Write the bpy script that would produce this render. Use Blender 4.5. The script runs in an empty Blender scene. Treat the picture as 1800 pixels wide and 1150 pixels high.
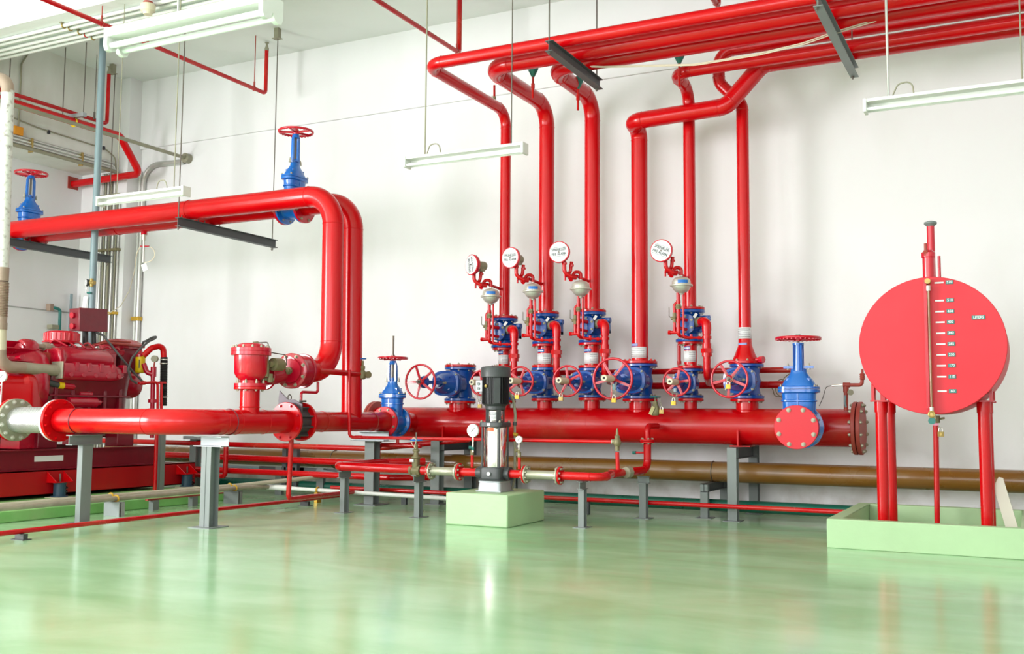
import bpy, bmesh, math, random
from mathutils import Vector, Matrix, Euler
random.seed(7)
PI = math.pi
C = bpy.context.scene.collection
ROOT = {}

# ------------------------------------------------------------------ materials
def nodes(name):
    m = bpy.data.materials.new(name); m.use_nodes = True
    nt = m.node_tree; nt.nodes.clear()
    o = nt.nodes.new('ShaderNodeOutputMaterial'); b = nt.nodes.new('ShaderNodeBsdfPrincipled')
    nt.links.new(b.outputs[0], o.inputs[0])
    return m, nt, b
def paint(name, col, rough=.3, metal=0, var=.08, scale=6, dust=None, dust_amt=0, bump=0, bscale=60, coat=0, spec=.5, detail=4):
    """painted / plain surface: colour varies a little with noise, optional dust patches, fine bump"""
    m, nt, b = nodes(name); L = nt.links
    tc = nt.nodes.new('ShaderNodeTexCoord')
    n = nt.nodes.new('ShaderNodeTexNoise'); n.inputs['Scale'].default_value = scale; n.inputs['Detail'].default_value = detail
    L.new(tc.outputs['Object'], n.inputs['Vector'])
    mx = nt.nodes.new('ShaderNodeMix'); mx.data_type = 'RGBA'
    mx.inputs[6].default_value = (*[c*(1-var) for c in col], 1); mx.inputs[7].default_value = (*[min(1, c*(1+var)) for c in col], 1)
    L.new(n.outputs['Fac'], mx.inputs[0]); out = mx.outputs[2]
    if dust:
        n2 = nt.nodes.new('ShaderNodeTexNoise'); n2.inputs['Scale'].default_value = scale*.6; n2.inputs['Detail'].default_value = 8
        L.new(tc.outputs['Object'], n2.inputs['Vector'])
        r = nt.nodes.new('ShaderNodeMapRange'); r.inputs['From Min'].default_value = .52; r.inputs['From Max'].default_value = .75
        r.inputs['To Max'].default_value = dust_amt
        L.new(n2.outputs['Fac'], r.inputs['Value'])
        m2 = nt.nodes.new('ShaderNodeMix'); m2.data_type = 'RGBA'; m2.inputs[7].default_value = (*dust, 1)
        L.new(r.outputs[0], m2.inputs[0]); L.new(out, m2.inputs[6]); out = m2.outputs[2]
    L.new(out, b.inputs['Base Color'])
    rr = nt.nodes.new('ShaderNodeMapRange'); rr.inputs['To Min'].default_value = rough*.8; rr.inputs['To Max'].default_value = min(1, rough*1.25)
    L.new(n.outputs['Fac'], rr.inputs['Value']); L.new(rr.outputs[0], b.inputs['Roughness'])
    b.inputs['Metallic'].default_value = metal; b.inputs['Coat Weight'].default_value = coat; b.inputs['Coat Roughness'].default_value = .08
    b.inputs['Specular IOR Level'].default_value = spec
    if bump:
        n3 = nt.nodes.new('ShaderNodeTexNoise'); n3.inputs['Scale'].default_value = bscale; n3.inputs['Detail'].default_value = 3
        L.new(tc.outputs['Object'], n3.inputs['Vector'])
        bp = nt.nodes.new('ShaderNodeBump'); bp.inputs['Strength'].default_value = bump; bp.inputs['Distance'].default_value = .01
        L.new(n3.outputs['Fac'], bp.inputs['Height']); L.new(bp.outputs[0], b.inputs['Normal'])
    return m

RED = paint('red_gloss_paint', (.56, .0004, .003), .22, var=.10, scale=3, coat=.15, spec=.35, bump=.03, bscale=25)
REDD = paint('red_gloss_paint_dusty', (.50, .0004, .003), .25, var=.10, scale=3, coat=.15, spec=.35, bump=.03, bscale=25, dust=(.42, .12, .06), dust_amt=.35)
REDM = paint('red_matt_paint', (.66, .010, .024), .45, var=.07, scale=2.5)
BRICK = paint('faded_red_oxide', (.36, .05, .035), .5, var=.15, scale=5)
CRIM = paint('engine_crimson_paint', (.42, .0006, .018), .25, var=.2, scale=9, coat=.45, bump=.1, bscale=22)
CRIMD = paint('engine_deep_crimson_shaded', (.17, .0004, .010), .35, var=.25, scale=9, coat=.2, bump=.12, bscale=25)  # deep crimson, darkened further to paint in the shade under the manifold
WHEEL = paint('handwheel_red_enamel', (.56, .001, .016), .25, coat=.4)
BLUE = paint('valve_blue_enamel', (.001, .13, .52), .22, var=.12, scale=8, coat=.5, bump=.08, bscale=30)
NAVY = paint('valve_dark_blue_enamel', (.0005, .065, .34), .25, var=.15, scale=9, coat=.3, bump=.08, bscale=30)
WALL = None
GREY = paint('grey_steel_paint', (.185, .21, .205), .45, var=.08, scale=4)
DGREY = paint('dark_grey_steel_paint', (.075, .085, .09), .5, var=.1, scale=4)
LGREY = paint('galvanised_plate', (.38, .41, .43), .4, metal=.35, var=.12, scale=10)
BGREY = paint('blue_grey_pipe_paint', (.20, .28, .31), .4, var=.06)
GALV = paint('galvanised_conduit', (.55, .56, .53), .35, metal=.6, var=.1, scale=15)
WCOND = paint('white_painted_conduit', (.72, .74, .70), .4, var=.06)
ZINC = paint('zinc_plated_bolt', (.36, .34, .25), .4, metal=.4, var=.2, scale=40)
BRASS = paint('aged_brass', (.42, .30, .10), .4, metal=.6, var=.25, scale=30)
BRONZE = paint('dull_bronze_casting', (.22, .19, .10), .5, metal=.3, var=.25, scale=20)
GOLD = paint('yellow_zinc_clamp', (.62, .38, .04), .35, metal=.45, var=.2, scale=30)
OLIVE = paint('olive_grey_casting', (.28, .27, .19), .5, var=.12, scale=20)
SILVER = paint('silver_casting', (.58, .57, .50), .38, metal=.5, var=.15, scale=15)
STEEL = paint('polished_stainless', (.80, .77, .70), .14, metal=1, var=.05, scale=3)
STEM = paint('dark_steel_stem', (.16, .14, .12), .4, metal=.7, var=.2, scale=50)
BLACK = paint('black_motor_paint', (.012, .013, .014), .35, var=.2, spec=.5)
CHAR = paint('charcoal_cast_iron', (.045, .05, .052), .42, var=.15, scale=20)
RUBBER = paint('black_rubber', (.012, .012, .014), .6, var=.2)
BROWN = paint('brown_pipe_paint', (.19, .085, .012), .28, var=.1, scale=2, coat=.3, dust=(.30, .22, .13), dust_amt=.25)
GREENP = paint('dark_green_pipe_paint', (.003, .10, .065), .28, var=.1, scale=2, coat=.3)
TEAL = paint('teal_plastic', (.015, .16, .14), .4)
CREAM = paint('cream_plastic_tube', (.66, .60, .44), .45, var=.05)
WHITE = paint('white_enamel', (.74, .75, .71), .35, var=.02)
PLASTW = paint('white_sheet', (.72, .72, .72), .5, var=.02)
FLAKY = paint('flaking_white_pipe_lagging', (.66, .66, .62), .6, var=.08, scale=34, dust=(.16, .12, .09), dust_amt=.9, bump=.35, bscale=40)
TAUPE = paint('dusty_taupe_metal', (.34, .25, .19), .5, var=.2, scale=10)
DUSTY = paint('dusty_grey_tin_pipe', (.36, .33, .25), .5, metal=.2, var=.3, scale=12)
CABLE = paint('cream_cable', (.68, .60, .46), .5)
DCABLE = paint('dark_cable', (.06, .06, .06), .5)
YELLOW = paint('yellow_enamel_can', (.80, .55, .005), .35, var=.03)
ORANGE = paint('orange_box_paint', (.75, .30, .01), .4)
MARBLE = paint('cream_marble_slab', (.74, .70, .60), .4, var=.06, scale=8)
LABW = paint('white_sticker', (.74, .75, .76), .4, var=.02)
LABB = paint('blue_sticker', (.01, .16, .55), .4)
LABP = paint('pale_blue_lettering', (.30, .33, .62), .5)
LABG = paint('dark_green_tag', (.02, .19, .17), .4)
LABO = paint('orange_sticker', (.85, .12, .03), .4)
INK = paint('dark_ink', (.03, .03, .04), .6)
INKG = paint('grey_ink', (.10, .11, .12), .6)
SLATE = paint('grey_fish_plate', (.13, .11, .13), .5, metal=.3)
DIAL = paint('white_dial', (.70, .70, .69), .5, var=.01)
TUBE = paint('fluorescent_tube_glass', (.88, .90, .88), .2, var=.01)

def plaster(name, base, dirt, amt, low=None):
    m, nt, b = nodes(name); L = nt.links
    g = nt.nodes.new('ShaderNodeNewGeometry')
    mp = nt.nodes.new('ShaderNodeMapping'); mp.inputs['Scale'].default_value = (.5, .5, .22); L.new(g.outputs['Position'], mp.inputs[0])
    n = nt.nodes.new('ShaderNodeTexNoise'); n.inputs['Scale'].default_value = 2.2; n.inputs['Detail'].default_value = 7; L.new(mp.outputs[0], n.inputs['Vector'])
    r = nt.nodes.new('ShaderNodeMapRange'); r.inputs['From Min'].default_value = .48; r.inputs['From Max'].default_value = .8; r.inputs['To Max'].default_value = amt
    L.new(n.outputs['Fac'], r.inputs['Value'])
    mx = nt.nodes.new('ShaderNodeMix'); mx.data_type = 'RGBA'; mx.inputs[6].default_value = (*base, 1); mx.inputs[7].default_value = (*dirt, 1)
    L.new(r.outputs[0], mx.inputs[0]); out = mx.outputs[2]
    if low:      # splash stains near the floor
        n2 = nt.nodes.new('ShaderNodeTexNoise'); n2.inputs['Scale'].default_value = 3.5; n2.inputs['Detail'].default_value = 8; L.new(g.outputs['Position'], n2.inputs['Vector'])
        sx = nt.nodes.new('ShaderNodeSeparateXYZ'); L.new(g.outputs['Position'], sx.inputs[0])
        r2 = nt.nodes.new('ShaderNodeMapRange'); r2.inputs['From Min'].default_value = .75; r2.inputs['From Max'].default_value = .0; L.new(sx.outputs[2], r2.inputs['Value'])
        r3 = nt.nodes.new('ShaderNodeMapRange'); r3.inputs['From Min'].default_value = .42; r3.inputs['From Max'].default_value = .7; L.new(n2.outputs['Fac'], r3.inputs['Value'])
        mu = nt.nodes.new('ShaderNodeMath'); mu.operation = 'MULTIPLY'; L.new(r2.outputs[0], mu.inputs[0]); L.new(r3.outputs[0], mu.inputs[1])
        m2 = nt.nodes.new('ShaderNodeMix'); m2.data_type = 'RGBA'; m2.inputs[7].default_value = (*low, 1)
        L.new(mu.outputs[0], m2.inputs[0]); L.new(out, m2.inputs[6]); out = m2.outputs[2]
    L.new(out, b.inputs['Base Color']); b.inputs['Roughness'].default_value = .75
    n3 = nt.nodes.new('ShaderNodeTexNoise'); n3.inputs['Scale'].default_value = 9; n3.inputs['Detail'].default_value = 6; L.new(g.outputs['Position'], n3.inputs['Vector'])
    bp = nt.nodes.new('ShaderNodeBump'); bp.inputs['Strength'].default_value = .12; bp.inputs['Distance'].default_value = .02
    L.new(n3.outputs['Fac'], bp.inputs['Height']); L.new(bp.outputs[0], b.inputs['Normal'])
    return m
WALL = plaster('white_plaster', (.80, .80, .81), (.66, .67, .63), .5, (.45, .41, .36))
CEIL = plaster('white_ceiling_paint', (.80, .83, .81), (.68, .72, .69), .5)
CONC = plaster('stained_white_concrete', (.76, .77, .73), (.46, .46, .37), .8)

def floor_mat():
    m, nt, b = nodes('green_epoxy_floor'); L = nt.links
    g = nt.nodes.new('ShaderNodeNewGeometry')
    def noise(scale, detail, st=(1, 1, 1), rot=0):
        mp = nt.nodes.new('ShaderNodeMapping'); mp.inputs['Scale'].default_value = st; mp.inputs['Rotation'].default_value = (0, 0, rot); L.new(g.outputs['Position'], mp.inputs[0])
        n = nt.nodes.new('ShaderNodeTexNoise'); n.inputs['Scale'].default_value = scale; n.inputs['Detail'].default_value = detail
        n.inputs['Distortion'].default_value = .6; L.new(mp.outputs[0], n.inputs['Vector']); return n
    n1 = noise(.9, 6, (1, 2.2, 1), .4)
    r1 = nt.nodes.new('ShaderNodeValToRGB'); e = r1.color_ramp.elements
    e[0].position = .36; e[0].color = (.30, .53, .28, 1); e[1].position = .66; e[1].color = (.42, .65, .40, 1)
    L.new(n1.outputs['Fac'], r1.inputs[0])
    n2 = noise(1.6, 9, (1, 2.5, 1), .3)                 # worn grey-brown scuffs
    r2 = nt.nodes.new('ShaderNodeMapRange'); r2.inputs['From Min'].default_value = .52; r2.inputs['From Max'].default_value = .72; r2.inputs['To Max'].default_value = .5
    L.new(n2.outputs['Fac'], r2.inputs['Value'])
    sy = nt.nodes.new('ShaderNodeSeparateXYZ'); L.new(g.outputs['Position'], sy.inputs[0])
    ry = nt.nodes.new('ShaderNodeMapRange'); ry.inputs['From Min'].default_value = 4.5; ry.inputs['From Max'].default_value = 8.0; ry.inputs['To Min'].default_value = .08; L.new(sy.outputs[1], ry.inputs['Value'])
    mu = nt.nodes.new('ShaderNodeMath'); mu.operation = 'MULTIPLY'; L.new(r2.outputs[0], mu.inputs[0]); L.new(ry.outputs[0], mu.inputs[1])
    mx = nt.nodes.new('ShaderNodeMix'); mx.data_type = 'RGBA'; mx.inputs[7].default_value = (.36, .34, .20, 1)
    L.new(mu.outputs[0], mx.inputs[0]); L.new(r1.outputs[0], mx.inputs[6]); L.new(mx.outputs[2], b.inputs['Base Color'])
    n3 = noise(2.2, 5)
    r3 = nt.nodes.new('ShaderNodeMapRange'); r3.inputs['To Min'].default_value = .10; r3.inputs['To Max'].default_value = .24; L.new(n3.outputs['Fac'], r3.inputs['Value']); L.new(r3.outputs[0], b.inputs['Roughness'])
    b.inputs['Specular IOR Level'].default_value = .6
    n4 = noise(3.5, 2)
    bp = nt.nodes.new('ShaderNodeBump'); bp.inputs['Strength'].default_value = .05; bp.inputs['Distance'].default_value = .02
    L.new(n4.outputs['Fac'], bp.inputs['Height']); L.new(bp.outputs[0], b.inputs['Normal'])
    return m
FLOOR = floor_mat()
MINT = paint('pale_green_plinth_paint', (.40, .58, .33), .45, var=.10, scale=3, bump=.35, bscale=9)
MINT2 = paint('green_pad_paint', (.22, .55, .16), .45, var=.2, scale=3, bump=.3, bscale=12, dust=(.45, .5, .3), dust_amt=.5)

def braid_mat():
    m, nt, b = nodes('braided_steel_sleeve'); L = nt.links
    tc = nt.nodes.new('ShaderNodeTexCoord')
    w = nt.nodes.new('ShaderNodeTexWave'); w.inputs['Scale'].default_value = 30; w.inputs['Distortion'].default_value = 3; w.wave_type = 'BANDS'; w.bands_direction = 'DIAGONAL'
    n = nt.nodes.new('ShaderNodeTexNoise'); n.inputs['Scale'].default_value = 9; n.inputs['Detail'].default_value = 8
    L.new(tc.outputs['Object'], w.inputs[0]); L.new(tc.outputs['Object'], n.inputs['Vector'])
    mx = nt.nodes.new('ShaderNodeMix'); mx.data_type = 'RGBA'; mx.inputs[6].default_value = (.50, .50, .52, 1); mx.inputs[7].default_value = (.88, .88, .90, 1)
    L.new(n.outputs['Fac'], mx.inputs[0]); L.new(mx.outputs[2], b.inputs['Base Color'])
    b.inputs['Metallic'].default_value = .8; b.inputs['Roughness'].default_value = .38
    bp = nt.nodes.new('ShaderNodeBump'); bp.inputs['Strength'].default_value = .5; bp.inputs['Distance'].default_value = .004
    L.new(w.outputs['Fac'], bp.inputs['Height']); L.new(bp.outputs[0], b.inputs['Normal'])
    return m
BRAID = braid_mat()
def glass_mat():
    m, nt, b = nodes('gauge_glass'); b.inputs['Base Color'].default_value = (.45, .25, .12, 1); b.inputs['Roughness'].default_value = .08
    b.inputs['Transmission Weight'].default_value = .5; return m
GLASS = glass_mat()

# ------------------------------------------------------------------ mesh builder
def V(*a): return Vector(a[0]) if len(a) == 1 else Vector(a)
AX = {'x': Vector((1, 0, 0)), 'y': Vector((0, 1, 0)), 'z': Vector((0, 0, 1)), '-x': Vector((-1, 0, 0)), '-y': Vector((0, -1, 0)), '-z': Vector((0, 0, -1))}
def ax(a): return AX[a] if isinstance(a, str) else Vector(a).normalized()
def frame(d):
    d = ax(d); u = Vector((0, 0, 1)) if abs(d.z) < .9 else Vector((1, 0, 0))
    e1 = u.cross(d).normalized(); e2 = d.cross(e1).normalized()
    return e1, e2, d
class M:
    def __init__(s): s.bm = bmesh.new()
    def ring(s, c, e1, e2, r, n, ph=0, r2=None):
        r2 = r if r2 is None else r2
        return [s.bm.verts.new(c + e1*(r*math.cos(ph+2*PI*i/n)) + e2*(r2*math.sin(ph+2*PI*i/n))) for i in range(n)]
    def bridge(s, a, b):
        n = len(a)
        for i in range(n):
            try: s.bm.faces.new((a[i], a[(i+1) % n], b[(i+1) % n], b[i]))
            except ValueError: pass
    def cap(s, a, rev=False):
        try: s.bm.faces.new(list(reversed(a)) if rev else a)
        except ValueError: pass
    def box(s, x0, x1, y0, y1, z0, z1, mat=None):
        vs = [Vector((x, y, z)) for z in (z0, z1) for x, y in ((x0, y0), (x1, y0), (x1, y1), (x0, y1))]
        if mat: vs = [mat @ v for v in vs]
        v = [s.bm.verts.new(p) for p in vs]
        for f in ((3, 2, 1, 0), (4, 5, 6, 7), (0, 1, 5, 4), (1, 2, 6, 5), (2, 3, 7, 6), (3, 0, 4, 7)): s.bm.faces.new([v[i] for i in f])
        return s
    def cbox(s, c, sx, sy, sz, rot=None):
        T = Matrix.Translation(Vector(c)) @ (rot.to_matrix().to_4x4() if rot else Matrix())
        return s.box(-sx/2, sx/2, -sy/2, sy/2, -sz/2, sz/2, T)
    def cyl(s, p0, p1, r, r1=None, n=24, ph=0, caps=True):
        p0, p1 = Vector(p0), Vector(p1); e1, e2, d = frame(p1-p0)
        a = s.ring(p0, e1, e2, r, n, ph); b = s.ring(p1, e1, e2, r if r1 is None else r1, n, ph)
        s.bridge(a, b)
        if caps: s.cap(a, True); s.cap(b)
        return s
    def lathe(s, c, axis, prof, n=32, sy=1):
        c = Vector(c); e1, e2, d = frame(axis); prev = None
        for k, (r, t) in enumerate(prof):
            if r < 1e-5:
                v = s.bm.verts.new(c+d*t)
                if prev is not None and len(prev) > 1:
                    for i in range(len(prev)): s.bm.faces.new((prev[i], prev[(i+1) % n], v))
                prev = [v]
            else:
                a = s.ring(c+d*t, e1, e2, r, n, 0, r*sy)
                if prev is None: s.cap(a, True)
                elif len(prev) == 1:
                    for i in range(n): s.bm.faces.new((a[(i+1) % n], a[i], prev[0]))
                else: s.bridge(prev, a)
                prev = a
        if prev and len(prev) > 1: s.cap(prev)
        return s
    def torus(s, c, axis, R, r, n=40, k=10, a0=0, a1=2*PI):
        c = Vector(c); e1, e2, d = frame(axis); full = abs(a1-a0-2*PI) < 1e-6
        rings = []
        for i in range(n if full else n+1):
            t = a0+(a1-a0)*i/n; q = e1*math.cos(t)+e2*math.sin(t)
            rings.append([s.bm.verts.new(c+q*(R+r*math.cos(2*PI*j/k))+d*(r*math.sin(2*PI*j/k))) for j in range(k)])
        for i in range(len(rings)-1): s.bridge(rings[i], rings[i+1])
        if full: s.bridge(rings[-1], rings[0])
        else: s.cap(rings[0]); s.cap(rings[-1], True)
        return s
    def sweep(s, pts, r, bend=0, n=20, seam=0, seg=10, caps=True):
        P_ = [Vector(p) for p in pts]; out = [P_[0]]; marks = []
        for i in range(1, len(P_)-1):
            a, b, c = P_[i-1], P_[i], P_[i+1]; d1 = (b-a).normalized(); d2 = (c-b).normalized(); ang = d1.angle(d2)
            if bend <= 0 or ang < .02: out.append(b); continue
            t = min(bend*math.tan(ang/2), (b-a).length*.49 if i > 1 else (b-a).length*.98, (c-b).length*.49 if i < len(P_)-2 else (c-b).length*.98); R = t/math.tan(ang/2)
            s0 = b-d1*t; s1 = b+d2*t; nrm = d1.cross(d2).normalized(); cen = s0+nrm.cross(d1)*R
            marks += [(s0, d1), (s1, d2)]
            for k in range(seg+1): out.append(cen+(Matrix.Rotation(ang*k/seg, 3, nrm) @ (s0-cen)))
        out.append(P_[-1]); q = [out[0]]
        for p in out[1:]:
            if (p-q[-1]).length > 1e-5: q.append(p)
        T = [(q[min(i+1, len(q)-1)]-q[max(i-1, 0)]).normalized() for i in range(len(q))]
        if len(q) > 2 and bend <= 0: pass
        e1, e2, _ = frame(T[0]); prev = None; first = None
        for i, p in enumerate(q):
            if i: 
                R = T[i-1].rotation_difference(T[i]); e1 = R @ e1; e2 = R @ e2
            ring = s.ring(p, e1, e2, r if not callable(r) else r(i/(len(q)-1)), n)
            if prev: s.bridge(prev, ring)
            else: first = ring
            prev = ring
        if caps: s.cap(first, True); s.cap(prev)
        if seam:
            for p, d in marks: s.torus(p, d, r, seam, n=28, k=6)
        return s
    def loft(s, secs, n=28, T=None):
        """secs: (z, hx, hy, power, cx, cy) superellipse sections stacked along z"""
        prev = None
        for sc in secs:
            z, hx, hy = sc[:3]; p = sc[3] if len(sc) > 3 else 2; cx, cy = (sc[4], sc[5]) if len(sc) > 5 else (0, 0)
            a = []
            for i in range(n):
                t = 2*PI*i/n; c_, s_ = math.cos(t), math.sin(t)
                v = Vector((cx+hx*math.copysign(abs(c_)**(2/p), c_), cy+hy*math.copysign(abs(s_)**(2/p), s_), z))
                a.append(s.bm.verts.new(T @ v if T else v))
            if prev: s.bridge(prev, a)
            else: s.cap(a, True)
            prev = a
        s.cap(prev); return s
    def prism(s, pts, t0, t1, T):
        """polygon pts (u,v) extruded t0..t1; T maps (u,v,t) to space"""
        a = [s.bm.verts.new(T(u, v, t0)) for u, v in pts]; b = [s.bm.verts.new(T(u, v, t1)) for u, v in pts]
        s.bridge(a, b); s.cap(a, True); s.cap(b); return s
    def ibeam(s, p0, p1, h, w, t=.008, up='z', kind='I'):
        """steel section from p0 to p1, depth h along up, flange width w"""
        p0, p1 = Vector(p0), Vector(p1); d = (p1-p0).normalized(); u = ax(up); sd = d.cross(u).normalized(); L = (p1-p0).length
        def T(a, b, t_): return p0+sd*a+u*b+d*t_
        def rect(a0, a1, b0, b1): s.prism([(a0, b0), (a1, b0), (a1, b1), (a0, b1)], 0, L, T)
        rect(-w/2, w/2, h/2-t, h/2); rect(-w/2, w/2, -h/2, -h/2+t)
        if kind == 'I': rect(-t/2, t/2, -h/2+t, h/2-t)
        elif kind == 'C': rect(-w/2, -w/2+t, -h/2+t, h/2-t)
        elif kind == 'D': rect(w/2-t, w/2, -h/2+t, h/2-t)
        return s

def finish(o, smooth=True, bevel=0):
    if smooth:
        o.data.polygons.foreach_set('use_smooth', [True]*len(o.data.polygons))
        try: o.data.set_sharp_from_angle(angle=math.radians(38))
        except Exception: pass
    if bevel:
        md = o.modifiers.new('bevel', 'BEVEL'); md.width = bevel; md.segments = 2; md.limit_method = 'ANGLE'; md.angle_limit = math.radians(50)
def obj(name, m, mat, parent=None, label=None, smooth=True, bevel=0, off=None):
    bm = m.bm if isinstance(m, M) else m
    bmesh.ops.recalc_face_normals(bm, faces=bm.faces)
    o0 = ROOT.get(parent.name, Vector((0, 0, 0))) if parent is not None else Vector((0, 0, 0))
    if parent is None:      # a thing that is one mesh: its origin sits at the foot of its own mesh
        xs = [v.co for v in bm.verts]
        o0 = Vector(((min(v.x for v in xs)+max(v.x for v in xs))/2, (min(v.y for v in xs)+max(v.y for v in xs))/2, min(v.z for v in xs)))
    bmesh.ops.translate(bm, verts=bm.verts, vec=-o0)
    me = bpy.data.meshes.new(name); bm.to_mesh(me); bm.free()
    for mm in (mat if isinstance(mat, (list, tuple)) else [mat]): me.materials.append(mm)
    o = bpy.data.objects.new(name, me); C.objects.link(o)
    if parent is not None: o.parent = parent; ROOT[o.name] = o0
    else: o.location = o0; ROOT[o.name] = o0
    if label: o['label'] = label
    finish(o, smooth, bevel); return o
def tag(o, label, cat, group=None, kind=None):
    o['label'] = label; o['category'] = cat
    if group: o['group'] = group
    if kind: o['kind'] = kind
    return o
def thing(name, label, cat, loc=(0, 0, 0), group=None):
    o = bpy.data.objects.new(name, None); o.empty_display_size = .1; C.objects.link(o); o.location = loc
    ROOT[o.name] = Vector(loc); return tag(o, label, cat, group)
def one(name, m, mat, label, cat, group=None, **k): return tag(obj(name, m, mat, None, **k), label, cat, group)
def struct(name, m, mat, **k):
    o = obj(name, m, mat, None, **k); o['kind'] = 'structure'; return o
KIDS = {}
def dup(o, label=None, parent=None):
    c = o.copy(); C.objects.link(c)
    if parent is not None: c.parent = parent
    if label: c['label'] = label
    for ch in [x for x in C.objects if x.parent == o]: dup(ch, None, c)
    return c
BOLT = {}
def bolt_mesh(r, h, mat):
    k = (round(r, 4), round(h, 4), mat.name)
    if k not in BOLT:
        m = M(); m.cyl((0, 0, 0), (0, 0, h*.7), r, n=6); m.cyl((0, 0, h*.7), (0, 0, h), r*.55, n=10); m.cyl((0, 0, 0), (0, 0, h*.12), r*1.25, n=14)
        bmesh.ops.recalc_face_normals(m.bm, faces=m.bm.faces)
        me = bpy.data.meshes.new('bolt'); m.bm.to_mesh(me); m.bm.free(); me.materials.append(mat); BOLT[k] = me
    return BOLT[k]
def bolts(parent, c, axis, R, n, r=.011, h=.022, mat=None, ph=.5, only=None, name='bolt'):
    c = Vector(c); e1, e2, d = frame(axis); me = bolt_mesh(r, h, mat or ZINC); q = d.to_track_quat('Z', 'Y')
    for i in range(n):
        t = 2*PI*(i+ph)/n; p = c+e1*R*math.cos(t)+e2*R*math.sin(t)
        if only and not only(p): continue
        o = bpy.data.objects.new(name, me); C.objects.link(o); o.parent = parent
        o.location = p-ROOT[parent.name]; o.rotation_mode = 'QUATERNION'; o.rotation_quaternion = q
def pipe(name, label, cat, pts, r, bend=0, mat=None, group=None, seam=0, n=20, collars=(), **k):
    m = M().sweep(pts, r, bend, n, seam)
    for c, d, L in collars: c = Vector(c); m.cyl(c-ax(d)*L/2, c+ax(d)*L/2, r*1.25, n=n)
    return one(name, m, mat or RED, label, cat, group, **k)
def text_m(s, size, T, depth=.0012, align='CENTER'):
    """lettering as a mesh; T maps (u,v,w) to space"""
    cu = bpy.data.curves.new('t', 'FONT'); cu.body = s; cu.size = size; cu.align_x = align; cu.align_y = 'CENTER'; cu.extrude = depth/2; cu.resolution_u = 3; cu.offset = size*.02
    o = bpy.data.objects.new('t', cu); C.objects.link(o)
    me = bpy.data.meshes.new_from_object(o); bpy.data.objects.remove(o); bpy.data.curves.remove(cu)
    m = M(); m.bm.from_mesh(me); bpy.data.meshes.remove(me)
    for v in m.bm.verts: v.co = T(v.co.x, v.co.y, v.co.z+depth/2)
    return m

# ------------------------------------------------------------------ camera
cam = bpy.data.cameras.new('camera'); cam.sensor_width = 36; cam.lens = 36*1789.2/1800; cam.clip_start = .05; cam.clip_end = 200
co = bpy.data.objects.new('camera', cam); C.objects.link(co); bpy.context.scene.camera = co
yaw, pit, rol = math.radians(26.904), math.radians(4.919), math.radians(.432)
Fw = Vector((-math.sin(yaw)*math.cos(pit), math.cos(yaw)*math.cos(pit), math.sin(pit)))
Rt = Vector((math.cos(yaw), math.sin(yaw), 0)); Up = Rt.cross(Fw)
R2 = Rt*math.cos(rol)+Up*math.sin(rol); U2 = -Rt*math.sin(rol)+Up*math.cos(rol)
co.matrix_world = Matrix.Translation((0, 0, 1)) @ Matrix((R2, U2, -Fw)).transposed().to_4x4()

# ------------------------------------------------------------------ the room
YW, XL, XR, YF, ZC = 10.75, -12.586, 3.6, -3.4, 5.91
struct('floor', M().box(XL-.2, XR+.2, YF-.2, YW+.2, -.15, 0), FLOOR, smooth=False)
struct('ceiling', M().box(XL-.2, XR+.2, YF-.2, YW+.2, ZC, ZC+.15), CEIL, smooth=False)
struct('wall_back', M().box(XL-.2, XR+.2, YW, YW+.2, 0, ZC), WALL, smooth=False)
struct('wall_right', M().box(XR, XR+.2, YF, YW, 0, ZC), WALL, smooth=False)
m = M(); LW = (-2.2, 1.6, .9, 4.6)
m.box(XL-.2, XL, YF, LW[0], 0, ZC); m.box(XL-.2, XL, LW[1], YW, 0, ZC); m.box(XL-.2, XL, LW[0], LW[1], 0, LW[2]); m.box(XL-.2, XL, LW[0], LW[1], LW[3], ZC)
struct('wall_left', m, WALL, smooth=False)
m = M()
for y in (LW[0]+.03, (LW[0]+LW[1])/2, LW[1]-.03): m.box(XL-.13, XL-.08, y-.03, y+.03, LW[2], LW[3])
for z in (LW[2]+.03, 2.8, LW[3]-.03): m.box(XL-.125, XL-.085, LW[0], LW[1], z-.03, z+.03)
struct('window_4', m, WHITE, smooth=False)
struct('groove_left', M().box(XL, XL+.012, YF, 10.49, 2.44, 2.455), paint('grey_groove', (.35, .36, .34), .7), smooth=False)  # flat grey strip stands in for a groove across the left wall
# wall behind the camera with three tall window openings
m = M(); wins = [(-10.6, -6.9), (-5.9, -2.2), (-1.2, 2.5)]; zs0, zs1 = 1.0, 5.0
xs = [XL-.2]+[v for w in wins for v in w]+[XR+.2]
for a, b in zip(xs[::2], xs[1::2]): m.box(a, b, YF-.2, YF, 0, ZC)
for a, b in wins: m.box(a, b, YF-.2, YF, 0, zs0); m.box(a, b, YF-.2, YF, zs1, ZC)
struct('wall_front', m, WALL, smooth=False)
for i, (a, b) in enumerate(wins):
    m = M(); w = .05
    for x in (a+w/2, (2*a+b)/3, (a+2*b)/3, b-w/2): m.box(x-w/2, x+w/2, YF-.14, YF-.08, zs0, zs1)
    for z in (zs0+w/2, (zs0+zs1)/2, zs1-w/2): m.box(a, b, YF-.135, YF-.085, z-w/2, z+w/2)
    struct('window_%d' % (i+1), m, WHITE, smooth=False)
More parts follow.
